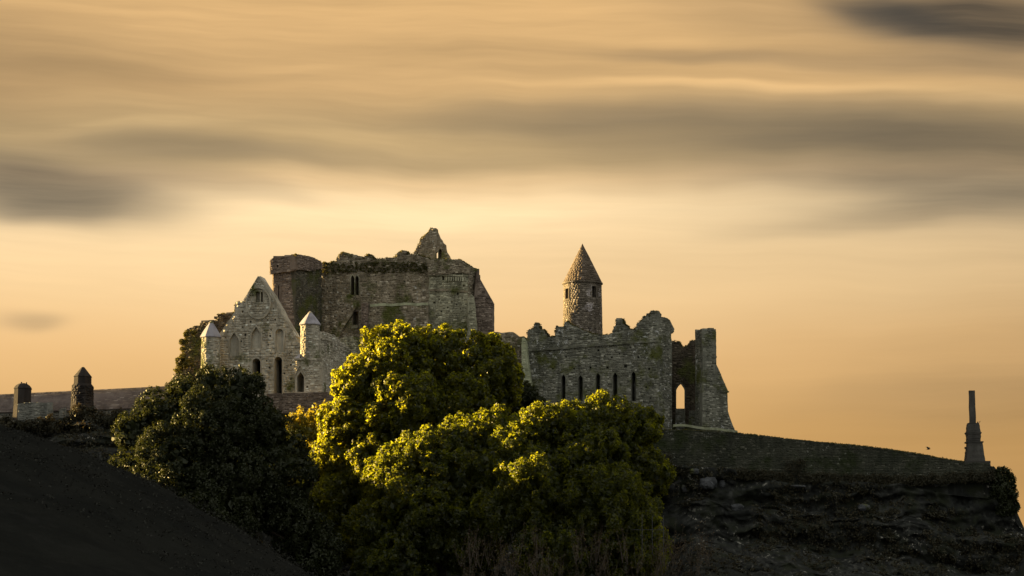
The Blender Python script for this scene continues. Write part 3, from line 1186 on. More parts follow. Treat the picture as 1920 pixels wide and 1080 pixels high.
topA = [(603, 492), (610, 494.6), (616, 495.4), (621, 494), (622, 490.6), (631, 491.6), (631.6, 484), (636, 479), (640.6, 474.8), (646, 475), (652, 476.4), (660, 479.4), (669, 481.6), (677, 482.6),
        (681, 485.2), (686, 481), (689.5, 477.6), (693, 479.4), (696.6, 479), (699, 483), (702, 486.2), (715, 485), (728, 484), (742.5, 482), (743.5, 478), (748, 471.8), (756, 471.4), (763, 472.7),
        (765, 476.6), (775, 478), (786, 479), (804, 484)]
dlanc = arch(658, 664.6, 516, 553) ; dlanc2 = arch(666.4, 673, 516, 553)
lowwin = [(661.5, 609), (661.5, 584), (671.5, 584), (671.5, 609)]
holesA = [(dlanc, 1.7), (dlanc2, 1.7), (lowwin, 1.7)]
r0 = random.Random(21)
for k in range(26):
    x, y = r0.uniform(612, 795), r0.uniform(505, 600)
    if 650 < x < 680:
        continue
    holesA.append(([(x, y + 2.4), (x, y), (x + 2.6, y), (x + 2.6, y + 2.4)], 0.5))
# the main wall: two lifts joined at the pale weathering course
build_wall(keep, LA, [(603, YB)] + topA + [(804, YB)], M['keep'], holes=holesA, thick=2.0, seed=7, jag=0.10)
for h in (dlanc, dlanc2):
    v, f = ring_arrays(LA, LA.poly(h), 0.14, 0.10)
    mesh_obj('window', v, f, M['keep_pale'], keep)
v, f = ring_arrays(LA, LA.poly(lowwin), 0.16, 0.08)
mesh_obj('window', v, f, M['keep_brown'], keep)
band(keep, LA, [(660, 614.5), (672, 613)], M['keep_pale'], h=0.28, proud=0.35, name='sill')
# lower lift stands forward under the pale course, right of the pier
LAf = LA.shifted(0.55)
build_wall(keep, LAf, [(690, YB), (690, 576), (700, 573), (760, 571), (803, 571), (803, YB)], M['keep'], thick=0.5, seed=8, jag=0.03, name='thicker_lower_wall')
band(keep, LAf, [(694, 573.5), (712, 572), (735, 571.5), (760, 570), (782, 570.5), (803, 570)], M['palebutt'], h=0.34, proud=0.12, name='weathering_course', wob=0.06)
pier = LA.shifted(1.1)
build_wall(keep, pier, [(676, 650), (677, 600), (677.5, 569), (683, 567), (691, 568.5), (689, 600), (687, 650)], M['keep_brown'], thick=1.15, seed=9, jag=0.04, name='pilaster')
# slanting roof scar left of the windows: a raked weathering stone strip with its groove
scar = LA.shifted(0.55)
build_wall(keep, scar, [(626, 652), (628, 626), (640, 607), (656, 580), (664, 566), (668, 567), (668, 575), (660, 590), (645, 613), (636, 630), (634, 652)], M['keep'], thick=0.6, seed=10, jag=0.05, name='roof_scar')
build_wall(keep, LA.shifted(0.9), [(630, 690), (632, 640), (642, 633), (656, 631), (676, 634), (690, 642), (700, 660), (700, 690)], M['keep_pale'], thick=0.95, seed=31, jag=0.12, name='broken_wall_stub')
# pale canted bay
topB = [(804, 487), (830, 486.6), (860, 487), (866, 490), (873, 494.5), (879, 498.5)]
hB = []
for (x, y, w_, h_) in ((814, 552, 4, 6), (829, 518, 5, 9), (856, 549, 5, 5), (868, 530, 5, 10), (866, 556, 3, 5), (822, 560, 4, 3), (845, 565, 5, 3), (838, 575, 4, 3), (862, 577, 3, 4), (812, 566, 6, 4), (855, 570, 3, 3), (848, 524, 3, 3), (826, 583, 4, 3)):
    hB.append(([(x, y + h_ * 0.8), (x, y), (x + w_ * 0.8, y), (x + w_ * 0.8, y + h_ * 0.8)], 0.7))
build_wall(keep, LB, [(804, YB)] + topB + [(879, YB)], M['keep_pale'], holes=hB, thick=2.0, seed=11, jag=0.05)
build_wall(keep, LB.shifted(0.35), [(803, 516), (803, 486.2), (832, 485.5), (861, 486), (869, 491), (880, 498), (880, 513), (860, 512), (830, 514)], M['keep'], thick=1.2, seed=12, jag=0.08, name='parapet')
band(keep, LB, [(806, 544.5), (840, 543.6), (878, 547)], M['keep'], h=0.3, proud=0.2)
band(keep, LB, [(804, 517), (840, 516), (878, 518)], M['keep_pale'], h=0.22, proud=0.25)
for k in range(9):
    x = 838 + k * 4.4
    s, z = LB.uv(x, 517)
    block('corbel', 'keep_pale', keep, LB.to3(s, z - 0.75, 0.12), (0.16, 0.30, 0.55), math.atan2(LB.t.y, LB.t.x))
build_wall(keep, LC, [(879, YB), (879, 498.6), (884, 500), (885, 498), (887, 501), (892, 503), (898.6, 504), (898.6, YB)], M['keep'], thick=1.5, seed=13, jag=0.05)
BT = Plane(886, 357.0, 927, 357.6)
build_wall(keep, BT, [(886, YB), (889, 560), (894, 510), (898.6, 504), (898.8, 522), (926.8, 572), (926.8, YB)], M['keep_brown'], thick=2.2, seed=14, jag=0.02, name='raking_buttress')
band(keep, BT, [(898.8, 521.6), (926.8, 571.6)], M['keep_brown'], h=0.2, proud=0.06, name='buttress_weathering')
BT2 = Plane(879, 355.9, 896, 356.2)
build_wall(keep, BT2, [(877.5, YB), (878, 560), (884, 552), (889, 556), (895, 610), (896, YB)], M['keep_pale'], thick=1.0, seed=15, jag=0.05, name='buttress')
# side and back walls close the keep
a3 = Vector(L0.to3(0, 0, 0)); b3 = Vector((a3.x + 1.5, 377, 0)); c3 = Vector((P(900, 640, 359.5).x, 374, 0)); d3 = Vector(LC.to3(LC.L, 0, 0))
for (q0, q1, mt, tz_) in ((b3, a3, 'keep_brown', 503), (d3, c3, 'keep', 510), (c3, b3, 'keep', 512)):
    pl = Plane.between(q0, q1)
    z1 = P(700, tz_, 357).z
    op = rough([(0, kz - 1), (0, z1), (pl.L * 0.4, z1 - 0.8), (pl.L, z1), (pl.L, kz - 1)], 0.5, 0.15, 3)
    v, f = wall_arrays(pl, op, [], 1.2)
    w_ = mesh_obj('wall', v, f, M[mt], keep, tint=np.full(len(f), 0.3))
    a = stones_arrays(plane_to3(pl), op, [], seed=9, w=(0.5, 1.0), h=(0.3, 0.45))
    mesh_obj('rubble_stones', a[0], a[1], M[mt], w_, tint=a[2], kind='stuff')
# crossing gable above the parapet
GP = Plane(770, 361.5, 850, 360.5)
gab = [(772, 505), (775, 477), (780, 467), (786, 456), (788.5, 449), (793, 445), (799, 439), (804, 435.5), (806.5, 430), (808, 428), (817.7, 427.5), (818.4, 433), (820.5, 437.7), (823, 444), (826.5, 448), (829, 454),
       (833.5, 457), (834, 464), (835.5, 470.5), (840, 477), (844, 487), (844, 505)]
build_wall(keep, GP, gab, M['keep'], holes=[(arch(816.8, 821.2, 472.5, 484, False), None), (arch(822.4, 828.2, 466.5, 484, False), 0.9), ([(782, 476.4), (782, 473), (785, 473), (785, 476.4)], None)], thick=1.3, seed=16, jag=0.07, name='gable')
quoins(keep, L1, 553.8, 512, 700, 'keep_brown', -1)
quoins(keep, LB, 805.5, 520, 600, 'keep_pale', 1)
quoins(keep, LB, 878.5, 520, 600, 'keep_pale', -1)
copings(keep, LA.shifted(0.1), [(743.5, 477), (763, 472.5)], 'keep', 0.1, 1.3)
copings(keep, LA.shifted(0.1), [(631.6, 484), (640.6, 474.8), (652, 476.4), (669, 481.6), (681, 485.2)], 'keep', 0.15, 1.4)
copings(keep, p1, [(512, 483.6), (533, 480.6), (555.5, 478.4)], 'keep_brown', 0.05, 0.9)
copings(keep, p2, [(556, 478.4), (566, 479.4), (590, 485)], 'keep_brown', 0.05, 0.9)

# ------------------------------------------------------------------ gabled chapel
cb = P(480, 760, 338).z
chap = thing('stone_chapel', 'pale sandstone chapel with a steep pointed gable, standing before the keep', 'chapel', (P(480, 760, 338).x, 338, cb))
CP = Plane(400, 338.6, 562, 336.4)
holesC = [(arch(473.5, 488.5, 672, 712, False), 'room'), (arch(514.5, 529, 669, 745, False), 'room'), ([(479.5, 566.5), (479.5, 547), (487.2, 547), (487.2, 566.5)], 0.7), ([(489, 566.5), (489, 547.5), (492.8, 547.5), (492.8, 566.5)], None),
          (arch(431, 448, 624, 668), 0.3), (arch(472, 489.5, 613, 652), 0.3), (arch(517, 532, 617, 660, False), 0.3)]
puts = [(578, 538), (588, 598), (548, 740), (405, 552), (420, 685), (678, 780), (676, 852), (675, 932), (557, 868), (405, 640), (545, 600), (486, 600), (560, 690), (505, 770), (640, 690), (650, 620), (540, 830), (640, 745),
        (360, 770), (330, 735), (310, 700), (450, 610), (520, 930), (640, 900), (620, 560), (565, 655), (395, 720)]
for (x, y) in puts:
    x, y = 320 + x / 3, 400 + y / 3
    if any(inside(h, [x], [y])[0] or inside(h, [x + 3], [y])[0] or inside(h, [x], [y + 3])[0] for h, _ in holesC):
        continue
    w_ = random.uniform(2.6, 3.6)
    holesC.append(([(x - w_ / 2, y + w_ / 2), (x - w_ / 2, y - w_ / 2), (x + w_ / 2, y - w_ / 2), (x + w_ / 2, y + w_ / 2)], 0.6))
chout = [(400, 790), (400, 640), (414, 622), (424, 606), (433, 596), (437.5, 588), (441, 584), (441.5, 568), (447, 565.5), (458.5, 563.5), (486, 518.2), (511.7, 553), (533, 593), (545, 614), (553.5, 631), (557, 640), (566, 648), (566, 790)]
build_wall(chap, CP, chout, M['chapel'], holes=holesC, thick=2.2, seed=40, jag=0.025, name='gable_wall', sw=(0.35, 0.8), sh=(0.24, 0.36), so=(0.0, 0.05))
for h, pr in ((holesC[0][0], 0.08), (holesC[1][0], 0.08)):
    v, f = ring_arrays(CP, CP.poly(h), 0.16, pr)
    mesh_obj('window', v, f, M['chapel'], chap)
for h in (holesC[4][0], holesC[5][0], holesC[6][0]):
    v, f = ring_arrays(CP, CP.poly(h), 0.24, 0.13)
    mesh_obj('blind_arch', v, f, M['chapel'], chap)
v, f = ring_arrays(CP, CP.poly([(478.5, 567.5), (478.5, 546), (493.5, 546), (493.5, 567.5)]), 0.12, 0.05, True)
mesh_obj('gable_window', v, f, M['chapel'], chap)
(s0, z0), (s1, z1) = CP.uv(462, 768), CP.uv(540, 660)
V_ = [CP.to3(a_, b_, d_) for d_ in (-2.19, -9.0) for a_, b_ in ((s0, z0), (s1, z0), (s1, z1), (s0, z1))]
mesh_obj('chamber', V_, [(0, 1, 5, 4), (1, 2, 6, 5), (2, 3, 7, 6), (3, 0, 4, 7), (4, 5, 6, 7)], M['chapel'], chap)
circ = [(485 + 21 * math.cos(a_), 568.5 + 27.5 * math.sin(a_)) for a_ in [2 * math.pi * i / 40 for i in range(40)]]
v, f = ring_arrays(CP, CP.poly(circ), 0.22, 0.22, True)
mesh_obj('circular_moulding', v, f, M['chapel'], chap)
# gable copings (raking)
for (x0, y0, x1, y1, nm) in ((458.5, 563.5, 486, 518.2, 12), (486, 518.2, 553.5, 631, 26)):
    (s0, z0), (s1, z1) = CP.uv(x0, y0), CP.uv(x1, y1)
    rk = math.atan2(z1 - z0, s1 - s0)
    L = math.hypot(s1 - s0, z1 - z0)
    k = int(L / 0.75)
    for i in range(k):
        if 540 < x0 + (x1 - x0) * (i + 0.5) / k and random.random() < 0.4:
            continue
        fmid = (i + 0.5) / k
        s, z = s0 + (s1 - s0) * fmid, z0 + (z1 - z0) * fmid
        o = block('coping_stone', 'chapel', chap, CP.to3(s, z - 0.02, -1.0), (L / k * 0.97, 2.25, 0.16))
        o.rotation_euler = (0, -rk, math.atan2(CP.t.y, CP.t.x))
band(chap, CP, [(415, 668), (470, 667)], M['chapel'], h=0.14, proud=0.10)
band(chap, CP, [(491, 667), (513, 667)], M['chapel'], h=0.14, proud=0.10)


def turret(px, yc, ye, yb, rpx, Y, mat, base=None, label=None):
    c = P(px, ye, Y)
    s_ = F / Y
    rr = rpx / s_
    z_ = lambda y: P(px, y, Y).z
    v, f = lathe([(rr * 0.93, z_(yb)), (rr * 0.93, z_(ye))], 8, c.x, Y, rot=math.pi / 8)
    tb = mesh_obj('turret', v, f, mat, chap)
    if label:
        tb['label'] = label
    rad = lambda z: rr * 0.93
    # masonry: eight flat faces of stones
    vs, fs, ts, o = [], [], [], 0
    for k in range(8):
        a0 = math.pi / 8 + k * math.pi / 4
        a1 = a0 + math.pi / 4
        pa = Vector((c.x + rr * 0.93 * math.cos(a1), Y + rr * 0.93 * math.sin(a1), 0))
        pb = Vector((c.x + rr * 0.93 * math.cos(a0), Y + rr * 0.93 * math.sin(a0), 0))
        pl = Plane.between(pb, pa)
        a = stones_arrays(plane_to3(pl), [(0, z_(yb)), (pl.L, z_(yb)), (pl.L, z_(ye)), (0, z_(ye))], [], w=(0.3, 0.55), h=(0.22, 0.32), out=(0.0, 0.04), seed=60 + k)
        if a:
            vs.append(a[0]); fs.append(a[1] + o); ts.append(a[2]); o += len(a[0])
    mesh_obj('rubble_stones', np.concatenate(vs), np.concatenate(fs), mat, tb, tint=np.concatenate(ts), kind='stuff')
    z0, z1 = z_(ye), z_(yc)
    v, f = lathe([(rr * 0.9, z0 - 0.1), (rr * 1.06, z0 - 0.02), (rr * 1.06, z0 + 0.08), (rr * 0.80, z0 + (z1 - z0) * 0.33), (rr * 0.46, z0 + (z1 - z0) * 0.66), (rr * 0.14, z0 + (z1 - z0) * 0.93), (0.03, z1)], 8, c.x, Y, rot=math.pi / 8)
    cp = mesh_obj('cap', v, f, M['cap'], tb)
    v, f = lathe([(rr * 0.20, z1 - 0.42), (rr * 0.24, z1 - 0.2), (rr * 0.05, z1 + 0.02)], 8, c.x, Y)
    mesh_obj('finial', v, f, M['chapel'], tb)


turret(395.5, 602, 633, 700, 20, 336.0, M['chapel'], label='turret at the left end of the chapel, pale pointed cap')
turret(581.5, 584, 609.5, 680, 20.5, 333.8, M['chapel'], label='turret at the right end of the chapel, pale pointed cap')
# square stage below the right turret, its weathering and blind arches
SQ = Plane(553, 333.0, 604, 332.4)
build_wall(chap, SQ, [(553, 790), (553, 673), (604, 673), (604, 790)], M['chapel'], thick=3.0, seed=44, jag=0.02, name='turret_base',
           holes=[(arch(557, 570, 697, 735), 2.6), (arch(592.5, 603, 698, 735, False), 2.6), ([(574.5, 727), (574.5, 723.5), (577.5, 723.5), (577.5, 727)], 0.6)], so=(0.0, 0.05))
SR = Plane(604, 332.4, 640, 341)
build_wall(chap, SR, [(604, 790), (604, 673), (640, 676), (640, 790)], M['chapel'], thick=1.0, seed=45, jag=0.05, name='turret_base')
v, f = ring_arrays(SQ, SQ.poly([(555, 702), (563, 685), (572, 702)]), 0.2, 0.2)
mesh_obj('hood_moulding', v, f, M['chapel'], chap)
band(chap, SQ, [(552, 673.5), (604.5, 673.5)], M['chapel'], h=0.18, proud=0.2)
(s0, z0), (s1, z1), (s2, z2) = SQ.uv(551, 672.5), SQ.uv(562, 672.5), SQ.uv(562, 662)
V_ = [SQ.to3(s0, z0, 0.1), SQ.to3(s1, z1, 0.1), SQ.to3(s2, z2, -0.4), SQ.to3(s0, z0, -2.6), SQ.to3(s1, z1, -2.6), SQ.to3(s2, z2, -2.2)]
mesh_obj('sloping_ledge', V_, [(0, 1, 2), (3, 5, 4), (0, 2, 5, 3), (1, 4, 5, 2), (0, 3, 4, 1)], M['cap'], chap)
# chapel flank running back to the right with a broken top
FL = Plane(600, 336.0, 668, 347.0)
build_wall(chap, FL, [(600, 790), (600, 621), (606, 622.5), (620, 626), (628, 629), (634, 636), (640, 642), (648, 645), (656, 655), (668, 662), (668, 790)], M['chapel'], thick=1.2, seed=46, jag=0.08, name='side_wall', so=(0.0, 0.09))
band(chap, FL, [(601, 635), (612, 637), (621, 640)], M['chapel'], h=0.2, proud=0.25)
# left flank and back of the chapel
pa, pb = Vector(CP.to3(-0.2, 0, -0.3)), Vector(CP.to3(-0.2, 0, -16))
pl = Plane.between(pb, pa)
z1 = P(410, 640, 338).z
v, f = wall_arrays(pl, rough([(0, cb - 1), (0, z1), (pl.L, z1), (pl.L, cb - 1)], 0.5, 0.08, 2), [], 1.0)
mesh_obj('side_wall', v, f, M['chapel'], chap)

# ------------------------------------------------------------------ ragged wall at the left of the chapel
rw = thing('ruined_wall', 'dark broken wall end stepping down left of the pale chapel', 'wall', (P(395, 700, 346).x, 346, P(395, 740, 346).z))
RWp = Plane(330, 347.5, 462, 345.0)
rwo = [(330, 760), (332, 700), (334, 686), (341, 668), (342, 645), (349, 622), (356, 614.5), (366, 613), (374, 612), (376.5, 605), (386, 604), (394, 604), (401, 602.5), (407, 602), (408, 589.5), (416, 588.5), (424, 589.4), (430, 591), (434, 587.6), (440, 586),
       (440.5, 571), (446, 566.5), (457, 566), (462, 574), (462, 760)]
build_wall(rw, RWp, rwo, M['ruin'], thick=2.2, seed=70, jag=0.10, sw=(0.35, 0.8), so=(0.0, 0.16))
copings(rw, RWp, [(350, 620), (374, 612), (377, 605), (401, 602.5), (408, 589.5), (424, 589.4), (440, 586)], 'ruin', 0.25, 1.8)
wb = Plane(448, 344.2, 440, 349)

# ------------------------------------------------------------------ link wall
lk = thing('linking_wall', 'low broken wall joining the keep to the long hall, a pale buttress at its end', 'wall', (P(955, 700, 355).x, 355, P(955, 760, 355).z))
LK = Plane(900, 356.5, 990, 355.0)
build_wall(lk, LK, [(900, 780), (900, 623), (925, 622.5), (940, 624), (950, 623), (962, 622.5), (968, 627), (973, 631), (984, 631.7), (988, 634), (990, 780)], M['keep'], thick=1.2, seed=75, jag=0.07)
LKb = Plane(970, 352.2, 997, 352.0)
build_wall(lk, LKb, [(966, 745), (972, 716), (978, 690), (977.5, 650), (979, 633), (983, 633), (986, 640), (990, 680), (995, 716), (1000, 745)], M['palebutt'], thick=2.4, seed=76, jag=0.03, name='buttress', so=(0, 0.04))

# ------------------------------------------------------------------ roofless hall
hz_ = P(1120, 800, 352).z
hall = thing('roofless_hall', 'long roofless grey stone hall with narrow lancets and ragged battlements, right of the keep', 'ruin', (P(1120, 700, 355).x, 355, hz_))
HP = Plane(987, 354.5, 1235, 350.5)
HR = Plane(1235, 350.5, 1261, 353.0)
topH = [(988, 634), (989.7, 619), (994, 617.5), (1000, 617.5), (1002, 612), (1002.5, 607.5), (1009.7, 607.5), (1010.5, 612), (1010.8, 616), (1017.5, 618), (1022, 622), (1025, 625.5), (1025, 632), (1035, 631.5), (1041, 631.7), (1041.5, 619),
        (1043, 613), (1044.5, 612.5), (1047, 615), (1057.5, 615), (1058.5, 604), (1066, 603), (1068, 608), (1076, 611), (1090, 618), (1105, 624), (1118, 628), (1130, 628.5), (1138, 628), (1147.5, 625), (1152.5, 613), (1155, 608), (1155, 600), (1167.5, 599), (1168.5, 606),
        (1172, 609.5), (1176.7, 611.7), (1179, 617), (1184, 618.5), (1190, 617.5), (1193, 614), (1194, 607), (1199, 603.5), (1204, 601), (1205, 595), (1212, 594), (1219.4, 593), (1219.4, 585.6), (1228, 584.4), (1235, 584.6)]
lan = [arch(1053, 1060.4, 702, 752), arch(1084.7, 1092.6, 703, 752), arch(1117.4, 1125.2, 699, 752), arch(1149.6, 1157.6, 698, 752), arch(1184, 1192, 696, 752)]
hh_ = [(h, 1.9) for h in lan]
r0 = random.Random(5)
for (x, y, w_) in ((1136.5, 687, 5), (1170, 684, 6), (1105, 688, 4), (1145, 668, 4), (1120, 655, 4), (1160, 662, 3), (1195, 668, 4), (1200, 640, 4), (1180, 650, 3), (1060, 668, 3), (1215, 690, 4), (1222, 668, 3), (1210, 725, 3), (1218, 745, 3), (1035, 690, 3), (1075, 690, 3)):
    hh_.append(([(x, y + w_ * 0.9), (x, y), (x + w_, y), (x + w_, y + w_ * 0.9)], 0.6))
build_wall(hall, HP, [(988, 830)] + topH + [(1235, 830)], M['hall'], holes=hh_, thick=2.2, seed=80, jag=0.06)
for h in lan:
    v, f = ring_arrays(HP, HP.poly(h), 0.10, 0.07)
    mesh_obj('window', v, f, M['hall'], hall)
hall_r = [(1235, 830), (1235, 586), (1236.5, 585), (1238.7, 595), (1245, 595.4), (1250.7, 596), (1256, 600), (1259, 606), (1262, 612), (1264.7, 617), (1263.2, 623), (1258.6, 626.5), (1258.4, 633), (1260, 640), (1260, 830)]
build_wall(hall, HR, hall_r, M['hall'], thick=2.0, seed=81, jag=0.04, name='corner_tower')
band(hall, HP, [(990, 657), (1040, 654), (1100, 649), (1150, 645), (1193, 642), (1234, 640)], M['hall'], h=0.28, proud=0.28, wob=0.05)
# battlement blocks
copings(hall, HP, [(1002.5, 607.5), (1009.7, 607.5)], 'hall', 0, 1.0)
copings(hall, HP, [(1155, 600), (1167.5, 599)], 'hall', 0, 1.0)
copings(hall, HP, [(1205, 595), (1219.4, 593)], 'hall', 0, 1.2)
copings(hall, HP, [(1219.4, 585.6), (1235, 584.6)], 'hall', 0, 1.2)
copings(hall, HP, [(1047, 615), (1057.5, 615)], 'hall', 0, 1.0)
quoins(hall, HP, 1235, 600, 800, 'hall', -1)
quoins(hall, HR, 1259.5, 645, 800, 'hall', -1)
# heavy leaning mass left of the lancets, and the far side walls
for (q0, q1, yt) in ((Vector((HP.to3(0, 0)[0] + 1.0, 366, 0)), Vector(HP.to3(0, 0, -0.5)), 645), (Vector(HR.to3(HR.L, 0, -0.8)), Vector((HR.to3(HR.L, 0)[0] + 0.3, 362.5, 0)), 652),
                     (Vector((HR.to3(HR.L, 0)[0] + 0.3, 366, 0)), Vector((HP.to3(0, 0)[0] + 1.0, 366, 0)), 660)):
    pl = Plane.between(q0, q1)
    z1 = P(1100, yt, 352).z
    v, f = wall_arrays(pl, rough([(0, hz_), (0, z1), (pl.L * 0.5, z1 - 0.5), (pl.L, z1), (pl.L, hz_)], 0.5, 0.12, 8), [], 1.0)
    mesh_obj('wall', v, f, M['hall'], hall)

# ------------------------------------------------------------------ east gable remains
tr_z = P(1310, 812, 352).z
trn = thing('ruined_transept', 'tall broken end of the hall with a clear arched opening and a raking buttress', 'ruin', (P(1310, 812, 354).x, 354, tr_z))
TB = Plane(1256, 361.0, 1312, 360.0)
topT = [(1256, 640), (1262, 639.5), (1273.6, 642), (1275, 646), (1278.4, 650.6), (1286.8, 650.6), (1289, 648), (1293, 646), (1292, 641), (1298, 639.5), (1304, 638.6), (1312, 640)]
build_wall(trn, TB, [(1256, 830)] + topT + [(1312, 830)], M['ruin'], holes=[(arch(1267.8, 1283.6, 719, 766), None)], thick=1.6, seed=90, jag=0.06)
v, f = ring_arrays(TB, TB.poly(arch(1267.8, 1283.6, 719, 766)), 0.18, 0.12)
mesh_obj('window', v, f, M['hall'], trn)
TL = Plane(1262, 357.5, 1310, 357.0)
build_wall(trn, TL, [(1266, 830), (1266.5, 767), (1283.5, 767), (1284, 830)], M['hall'], thick=1.4, seed=91, jag=0.06, name='low_wall')
build_wall(trn, TL, [(1291, 830), (1291.5, 771), (1297, 769.5), (1308, 771), (1308, 830)], M['hall'], thick=1.4, seed=92, jag=0.06, name='low_wall')
build_wall(trn, TL.shifted(-1.0), [(1256, 830), (1256, 796), (1312, 799), (1312, 830)], M['hall'], thick=1.4, seed=93, jag=0.06, name='low_wall')
T1 = Plane(1303.6, 353.2, 1317, 351.0)
T2 = Plane(1317, 351.0, 1342.6, 351.6)
T3 = Plane(1342, 351.7, 1380, 353.6)
build_wall(trn, Plane(1306, 355.6, 1344, 355.8), [(1306, 830), (1306, 622), (1343, 622), (1343, 830)], M['hall'], thick=0.9, seed=97, jag=0.03, name='wall')
build_wall(trn, T1, [(1303.6, 830), (1303.8, 640), (1303, 624), (1303.4, 618.4), (1309, 618), (1317, 617.6), (1317, 830)], M['hall'], thick=1.4, seed=94, jag=0.03, name='pier')
build_wall(trn, T2, [(1317, 830), (1317, 617.6), (1327, 619), (1328, 617.2), (1342.2, 617), (1343, 628), (1342, 634), (1342, 680), (1342, 830)], M['hall'], thick=0.9, seed=95, jag=0.03, name='pier', holes=[([(1330, 735), (1330, 732.5), (1333, 732.5), (1333, 735)], 0.5)])
build_wall(trn, T3, [(1342, 830), (1342, 680), (1350, 698), (1358, 717), (1365.5, 733.8), (1364, 738), (1365, 772), (1372, 792), (1379.6, 811), (1379.6, 830)], M['hall'], thick=2.0, seed=96, jag=0.02, name='raking_buttress')
band(trn, T3, [(1343, 733), (1366, 735)], M['hall'], h=0.18, proud=0.12, name='buttress_weathering')
quoins(trn, T2, 1317.5, 622, 805, 'hall', 1)
copings(trn, T2, [(1317.5, 618), (1342, 617.4)], 'hall', 0.0, 1.0)
band(trn, Plane(1262, 350.2, 1382, 350.6), [(1262, 799), (1285, 798), (1310, 803), (1340, 806), (1382, 810)], M['palebutt'], h=0.3, proud=0.6, name='plinth', wob=0.07)

# ------------------------------------------------------------------ boundary walls
bwr = thing('boundary_wall', 'long mossy boundary wall sloping down to the right along the cliff top', 'wall', (P(1550, 870, 336.5).x, 336.5, P(1550, 880, 336.5).z))
BW = Plane(1200, 336.6, 1862, 336.4)
topW = [(1200, 802), (1240, 806.5), (1300, 808), (1380, 812.6), (1425, 817.5), (1470, 823), (1537, 830), (1580, 833.8), (1622, 838), (1650, 841.5), (1676, 845), (1700, 849), (1729, 853), (1757, 859), (1785, 863.6), (1807, 867), (1855, 867.5), (1856, 880)]
botW = [(1856, 905), (1785, 902), (1700, 905), (1600, 900), (1500, 893), (1400, 888), (1300, 880), (1200, 878)]
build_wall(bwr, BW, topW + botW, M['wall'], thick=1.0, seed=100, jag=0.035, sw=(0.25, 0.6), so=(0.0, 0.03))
copings(bwr, BW, topW[:-2], 'wall', 0.10, 1.15, h=(0.14, 0.24))

tw = thing('terrace_wall', 'low terrace wall with flat coping below the chapel, between two trees', 'wall', (P(565, 745, 330).x, 330, P(565, 760, 330).z))
TWp = Plane(500, 330.4, 640, 329.6)
build_wall(tw, TWp, [(500, 775), (500, 740), (530, 738.5), (640, 736), (640, 775)], M['keep_brown'], thick=0.8, seed=101, jag=0.02)
copings(tw, TWp, [(500, 740), (530, 738.5), (640, 736)], 'keep_brown', 0.0, 0.95, h=(0.2, 0.24))

# long low range on the left: slate roof over a pale wall
lb = thing('long_range', 'long low building with a brown slate roof on the far left skyline', 'building', (P(120, 780, 350).x, 350, P(120, 800, 350).z))
LR = Plane(-140, 348.0, 330, 346.0)
build_wall(lb, LR, [(-140, 830), (-140, 779), (330, 765), (330, 830)], M['paleplaster'], thick=7.5, seed=110, jag=0.01, sw=(0.4, 0.9), so=(0.0, 0.04))
(sa, zz0), (sb, zz1) = LR.uv(-140, 777), LR.uv(330, 763)
(_, zt0), (_, zt1) = LR.uv(-140, 746), LR.uv(330, 723)
ridge_d = -3.6
k0 = 354.0 / 347.0   # the ridge lies deeper, so it is higher for the same sight line
ztr0 = CZ + (zt0 - CZ) * (347.0 + 3.6) / 347.0
ztr1 = CZ + (zt1 - CZ) * (347.0 + 3.6) / 347.0
V_ = [LR.to3(sa, zz0 - 0.1, 0.25), LR.to3(sb, zz1 - 0.1, 0.25), LR.to3(sb, ztr1, ridge_d), LR.to3(sa, ztr0, ridge_d), LR.to3(sa, zz0 - 0.1, -7.7), LR.to3(sb, zz1 - 0.1, -7.7)]
rf_ = mesh_obj('roof', V_, [(0, 1, 2, 3), (3, 2, 5, 4), (0, 3, 4), (1, 5, 2)], M['slate'], lb)
# slate courses as real overlapping strips
V_, F_, T_ = [], [], []
ncr = 14
for c in range(ncr):
    f0, f1 = c / ncr, (c + 1.25) / ncr
    s = sa
    while s < sb:
        w_ = random.uniform(0.45, 0.75)
        g0 = (s - sa) / (sb - sa)
        g1 = (s + w_ * 0.97 - sa) / (sb - sa)
        o = len(V_)
        for (g, ff, up) in ((g0, f0, 0.10), (g1, f0, 0.10), (g1, min(1, f1), 0.03), (g0, min(1, f1), 0.03)):
            zl = (zz0 + (zz1 - zz0) * g) - 0.1
            zh = ztr0 + (ztr1 - ztr0) * g
            d_ = 0.25 + (ridge_d - 0.25) * ff
            V_.append(LR.to3(sa + (sb - sa) * g, zl + (zh - zl) * ff + up + random.uniform(0, 0.015), d_))
        F_.append((o, o + 1, o + 2, o + 3))
        T_.append(random.random())
        s += w_
mesh_obj('slates', V_, F_, M['slate'], rf_, tint=T_, kind='stuff')

# little towers in front of it
ta = thing('small_tower', 'small dark tower with a pointed pyramid cap, on the left skyline', 'tower', (P(154, 790, 341).x, 341, P(154, 800, 341).z))
c = P(154, 760, 341)
zt_ = lambda y: P(154, y, 341).z
s_ = F / 341
for nm, rings, n_, rt in (('lower_stage', [(25 / s_, zt_(800)), (21.5 / s_, zt_(752)), (20.5 / s_, zt_(726))], 8, math.pi / 8), ('ledge', [(20.5 / s_, zt_(726)), (21 / s_, zt_(724)), (17.5 / s_, zt_(720))], 8, math.pi / 8),
                           ('upper_stage', [(17.0 / s_, zt_(721)), (16.8 / s_, zt_(707))], 8, math.pi / 8), ('cap', [(16.5 / s_, zt_(708)), (18 / s_, zt_(706.6)), (9 / s_, zt_(696)), (3.2 / s_, zt_(689)), (1.2 / s_, zt_(688))], 8, math.pi / 8)):
    v, f = lathe(rings, n_, c.x, 341, rot=rt)
    mesh_obj(nm, v, f, M['dark_turret'], ta)
a = round_stones(c.x, 341, lambda z: 20.4 / s_, zt_(790), zt_(726), (), 3, out=(0, 0.08))
